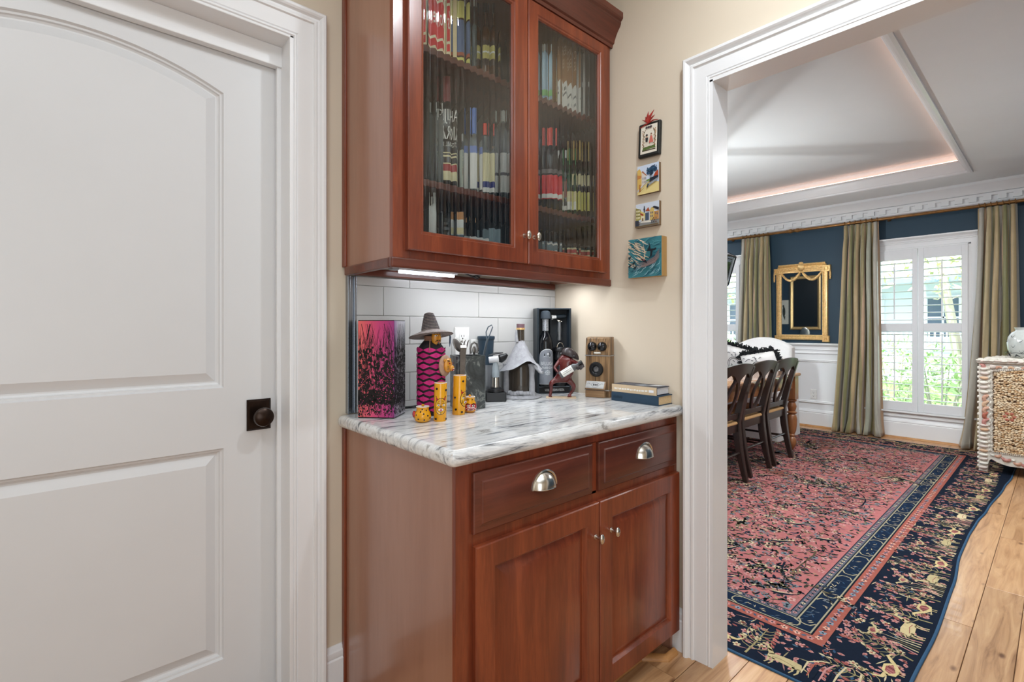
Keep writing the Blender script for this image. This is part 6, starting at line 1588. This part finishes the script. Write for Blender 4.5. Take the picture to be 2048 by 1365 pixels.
m = MB(); m.smooth = False; m.box(-.012,CW+.012,-.018,CD,CH-.03,CH); obj('top_board', m, M_shellw, sc_, False, .008)
def shellmesh(ridges=9):
    m = MB(); m.ang = 60; nu, nv = 22, 6
    rows_ = []
    for i in range(nv+1):
        t = i/nv; row = []
        for j in range(nu+1):
            a = PI*(-.12+1.24*j/nu); rd = t*(1+.04*math.cos(ridges*2*a))
            x = .9*rd*math.cos(a); z = -.42+rd*math.sin(a)*.95+.28*t*0; h = .42*math.sin(PI*(.12+.88*t)*.98)**.8*(.55+.45*math.sin(PI*j/nu))+.05*t*math.cos(ridges*2*a)
            row.append((x, -max(0,h)*.8, z))
        rows_.append(row)
    m.grid(rows_); return m
sm = {}
def shmat(c, nm):
    if nm not in sm: sm[nm] = plain(nm, c, .45, var=.12, scale=25)
    return sm[nm]
SC = [(lin(228,222,210),'cream_shell'),(lin(206,160,136),'peach_shell'),(lin(196,138,128),'rose_shell'),(lin(170,96,76),'russet_shell'),(lin(214,178,146),'sand_shell'),(lin(216,202,192),'pale_shell')]
base_shell = {}
def put(kind, parent, x, y, z, sx, sz, rot, mi, name='shell'):
    key = (kind, mi)
    if key not in base_shell:
        if kind == 'fan': mb = shellmesh()
        else:
            mb = MB(); mb.ang = 80; mb.ell((0,0,0), (1,.55,1), 12, 8)
            mb.v = [(a*(1+.10*c_), b, c_) for a, b, c_ in mb.v]
        me = mb.mesh('shell'); me.materials.append(shmat(*SC[mi])); base_shell[key] = me
    o = bpy.data.objects.new(name, base_shell[key]); col.objects.link(o); o.parent = parent
    o.location = (x, y, z); o.scale = (sx, max(sx, sz)*.9, sz); o.rotation_euler = (0, rot, 0); return o
q = random.Random(31)
# left border, from the foot up: rounded cowries, then fans, then cowries
z = .030; i = 0
while z < .86:
    hgt = .022 if z < .40 else (.033 if z < .62 else .025)
    if .40 <= z < .62: put('fan', sc_, .036, -.004, z, .040, .030, math.radians(-80+q.uniform(-10,10)), (1,2,3,1,4)[i % 5])
    else: put('cowrie', sc_, .032+q.uniform(-.003,.003), -.004, z, .028, hgt*.58, q.uniform(-.1,.1), (5,0,5,0,4)[i % 5])
    put('cowrie', sc_, -.002, .004, z+.008, .010, .013, 0, 0)
    if z > .15: put('cowrie', sc_, .066+(.006 if .4 < z < .62 else 0), -.006, z+.01, .006, hgt*.55, q.uniform(-.3,.3), 0)
    z += hgt*1.22+.008; i += 1
for x, s_, mi in ((.030,.034,2),(.085,.022,5),(.120,.022,1),(.158,.022,0),(.196,.024,4),(.232,.022,0),(.27,.024,1),(.31,.022,5)): put('fan' if mi != 5 else 'cowrie', sc_, x, -.004, .868, s_, s_*.85, q.uniform(-.3,.3)+(1.4 if x < .05 else 0), mi)
x = .0
while x < .5:
    w = q.uniform(.012,.020); put('cowrie', sc_, x, -.020, CH-.010+q.uniform(-.004,.004), w, .009, q.uniform(-.2,.2), q.choice((0,5,0))); x += w*1.7
for x, zz, s_, mi in ((.085,.142,.020,0),(.118,.138,.026,1),(.165,.118,.033,2),(.205,.125,.018,0),(.232,.10,.028,1),(.28,.095,.032,2),(.33,.1,.026,3)): put('fan', sc_, x, -.004, zz, s_, s_*.9, q.uniform(-.3,.3)+PI, mi)
# small shells strewn on the top, pebbles set in the panel
m = MB(); m.ang = 80
for i in range(420):
    x, y = q.uniform(.0,.42), q.uniform(.0,CD-.02); m.ell((x,y,CH+.002), (q.uniform(.012,.022),q.uniform(.012,.020),q.uniform(.006,.012)), 8, 5)
o = obj('top_shells', m, shmat(*SC[0]), sc_, False); o['kind'] = 'stuff'
PB = [lin(224,200,164), lin(236,218,188), lin(208,176,136), lin(230,206,170), lin(216,192,160), lin(196,160,118)]
m = MB(); m.ang = 80
zz = .180
while zz < .842:
    x = .088+q.uniform(0,.01)
    while x < .42:
        w = q.uniform(.0075,.0125); top = .838-.012*math.cos((x-.10)*18)
        if zz < top and q.random() > .045:
            m.col = q.choice(PB); m.ell((x+w, -.003, zz+q.uniform(-.003,.003)), (w*1.1, .009, q.uniform(.0062,.0080)), 8, 5, Matrix.Rotation(q.uniform(-.35,.35), 3, 'Y'))
        x += w*1.95
    zz += .0122
o = obj('pebble_panel', m, colmat('pebbles', .5, var=.06, vscale=90), sc_, False, 0, None, None, True, True); o['kind'] = 'stuff'
m = MB(); m.smooth = False; m.box(.080,.43,-.0025,.001,.172,.845); obj('panel_ground', m, plain('dark_panel_ground', lin(96,74,54), .9), sc_, False)
m = MB(); zs = [.176+.011*i for i in range(61)]
for z in zs: m.ell((.080+.003*math.sin(z*90), -.004, z), (.010,.006,.0042), 8, 5)
for i in range(30): m.ell((.088+.0115*i, -.004, .172+.002*math.sin(i)), (.0045,.006,.009), 8, 5); m.ell((.088+.0115*i, -.004, .848-.012*math.cos((i*.0115-.012)*18)), (.0045,.006,.009), 8, 5)
o = obj('cowrie_edging', m, shmat(*SC[0]), sc_, False); o['kind'] = 'stuff'
for a in range(6):
    put('cowrie', sc_, .185+.028*math.cos(a*PI/3), -.006, .47+.028*math.sin(a*PI/3), .014, .012, 0, 3)
put('cowrie', sc_, .185, -.006, .47, .008, .008, 0, 0)
jar = thing('painted_jar', 'rounded grey white jar with black brush marks on the shell chest', 'jar', (5.93, .180, FZ+.004+CH+.010))
JP = [(.085,0),(.10,.008),(.118,.03),(.136,.075),(.140,.125),(.132,.175),(.112,.212),(.090,.226),(.086,.236),(.094,.250),(.096,.256),(.088,.257)]
m = MB(); m.ang = 60; m.lathe(JP, n=36); obj('jar_body', m, plain('crackle_glaze', lin(200,204,200), .12, coat=.3, var=.05), jar, False)
def jm(u, v, k):
    r_ = .1
    for (ra, za), (rb, zb_) in zip(JP, JP[1:]):
        if za <= v <= zb_ and zb_ > za: r_ = ra+(rb-ra)*(v-za)/(zb_-za)
    r_ += .0006+k*.0002; return (r_*math.cos(u), r_*math.sin(u), v)
p = Print(jm); bk = lin(44,50,56)
for row, v in enumerate((.055,.10,.145,.185)):
    for j in range(9):
        u = 2*PI*j/9+row*.35
        for s_ in (-1,1): p.stroke([(u,v-.010),(u+s_*.07,v-.004),(u+s_*.12,v+.010)], [.006,.004,.002], bk); p.stroke([(u+s_*.08,v),(u+s_*.07,v+.016)], .004, bk)
for j in range(12): u = 2*PI*j/12; p.poly([(u-.2,.010),(u,.036),(u+.2,.010),(u,.018)], bk); p.stroke([(u-.26,.04),(u,.048),(u+.26,.04)], .004, bk)
p.build('brush_marks', jar, M_gloss, False)

# ================================================================== OUTDOORS, seen through the shutters
gd = MB(); gd.smooth = False; gd.box(XW+.2, 60, -40, 60, -.75, -.5)
struct('ground', gd, plain('lawn_green', lin(120,150,84), .9, var=.25, scale=1.5))
def shrub(label, x, y, z, w, h, seed, c0, n=1500, name='shrub', grp='green shrubs outside the window', trunk=False):
    t = thing(name, label, 'tree' if trunk else 'shrub', (x, y, -.5), 0, grp)
    q = random.Random(seed); mb = MB(); mb.smooth = False
    for i in range(n):
        a, b = q.random()*2*PI, math.acos(q.uniform(-1,1)); r_ = q.uniform(.35,1)**.5
        p_ = Vector((x+w*r_*math.sin(b)*math.cos(a), y+w*1.1*r_*math.sin(b)*math.sin(a), z+h*r_*math.cos(b)))
        L = q.uniform(.030,.060)*(1 if not trunk else 2.6); d1 = Vector((q.uniform(-1,1),q.uniform(-1,1),q.uniform(-.6,.9))).normalized(); d2 = d1.orthogonal().normalized(); 
        k_ = q.uniform(.65,1.35); mb.col = (c0[0]*k_, c0[1]*k_, c0[2]*k_)
        mb.quad(p_-d1*L, p_+d2*L*.34, p_+d1*L, p_-d2*L*.34)
    o = obj('foliage', mb, M_leaf, t, True, 0, None, None, False, True); o['kind'] = 'stuff'
    mb = MB(); n_ = 7 if not trunk else 4
    for i in range(n_):
        a = 2*PI*i/n_; mb.tube([(x+.05*math.cos(a),y+.05*math.sin(a),-.5),(x+.4*w*math.cos(a),y+.4*w*math.sin(a),z),(x+.7*w*math.cos(a),y+.7*w*math.sin(a),z+h*.7)], [.018,.012,.004] if not trunk else [.13,.07,.02], 6)
    obj('stems', mb, plain('bark', lin(176,166,152), .9) if 'bark' not in bpy.data.materials else bpy.data.materials['bark'], t)
    return t
M_leaf = colmat('leaf', .55, .3)
for i, (x, y, w, h, z) in enumerate(((8.3,1.05,.42,.75,.25),(8.4,2.15,.5,.8,.3),(8.4,.1,.42,.6,.15),(8.5,3.75,.5,.85,.3),(8.6,5.0,.5,.7,.2),(9.7,1.75,.5,.75,.35))):
    shrub(('light green shrub close outside the shuttered window','broad green shrub left of the first outside the shuttered window','low green shrub at the right outside the shuttered window','green shrub outside the far left window','second green shrub outside the far left window','green shrub farther back between the other two')[i], x, y, z, w, h, 40+i, (lin(168,196,128), lin(150,180,112), lin(160,190,124))[i % 3], 900)
for i, (x, y, w, h, z) in enumerate(((15,3.9,1.5,1.7,3.4),(17,1.6,1.6,1.8,3.6),(16,8.6,1.7,1.9,3.2))):
    shrub(('pale leafed tree across the garden, left of the window centre','pale leafed tree across the garden at the right','pale leafed tree seen through the far left window')[i], x, y, z, w, h, 60+i, lin(196,196,150), 800, 'garden_tree', 'garden trees outside', True)
hs = thing('white_house', 'white house with a front porch across the street, seen through the shutters', 'house', (24, 5, -.5))
M_sid = plain('white_siding', lin(226,230,236), .8, var=.02); M_hroof = plain('grey_blue_shingles', lin(130,146,164), .9, var=.1, scale=6)
m = MB(); m.smooth = False; m.box(22,28,-2,14,-.5,5.6); obj('wall', m, M_sid, hs)
m = MB(); m.smooth = False
m.grid([[(21.5,-2.5,5.5),(28.5,-2.5,5.5),(25,-2.5,8)],[(21.5,14.5,5.5),(28.5,14.5,5.5),(25,14.5,8)]], True, True, True); obj('roof', m, M_hroof, hs)
m = MB(); m.smooth = False; m.grid([[(19.6,-1.5,2.75),(22.1,-1.5,3.35),(22.1,-1.5,3.15),(19.6,-1.5,2.6)],[(19.6,13.5,2.75),(22.1,13.5,3.35),(22.1,13.5,3.15),(19.6,13.5,2.6)]], True, True, True); obj('porch_roof', m, M_hroof, hs)
m = MB(); m.smooth = False; m.box(19.8,22,-1.5,13.5,-.5,.35); obj('porch_floor', m, M_sid, hs)
for i in range(8):
    y = -1.3+2.08*i; m = MB(); m.smooth = False; m.box(19.85,20.05,y,y+.2,.35,2.7); obj('porch_post', m, M_sid, hs)
    if i < 7:
        m = MB(); m.smooth = False; m.box(19.9,19.97,y+.2,y+2.08,1.15,1.22); m.box(19.9,19.97,y+.2,y+2.08,.5,.56)
        for j in range(13): m.box(19.92,19.95,y+.3+.14*j,y+.34+.14*j,.56,1.15)
        obj('railing', m, M_sid, hs)
M_hw = plain('dark_house_window', lin(96,110,126), .15)
for i, y in enumerate((.6, 2.7, 4.8, 7.4, 9.5, 11.6)):
    for z0, z1 in ((.8,2.3),(3.7,5.1)):
        m = MB(); m.smooth = False
        for a, b, c_, d_ in ((y-.5,y-.4,z0,z1),(y+.4,y+.5,z0,z1),(y-.4,y+.4,z0,z0+.1),(y-.4,y+.4,z1-.1,z1),(y-.4,y+.4,(z0+z1)/2-.03,(z0+z1)/2+.03),(y-.03,y+.03,z0+.1,z1-.1)): m.box(21.94,22.0,a,b,c_,d_)
        wn_ = obj('window', m, M_sid, hs); g = MB(); g.smooth = False; g.box(21.97,21.99,y-.4,y+.4,z0+.1,z1-.1); obj('pane', g, M_hw, wn_)
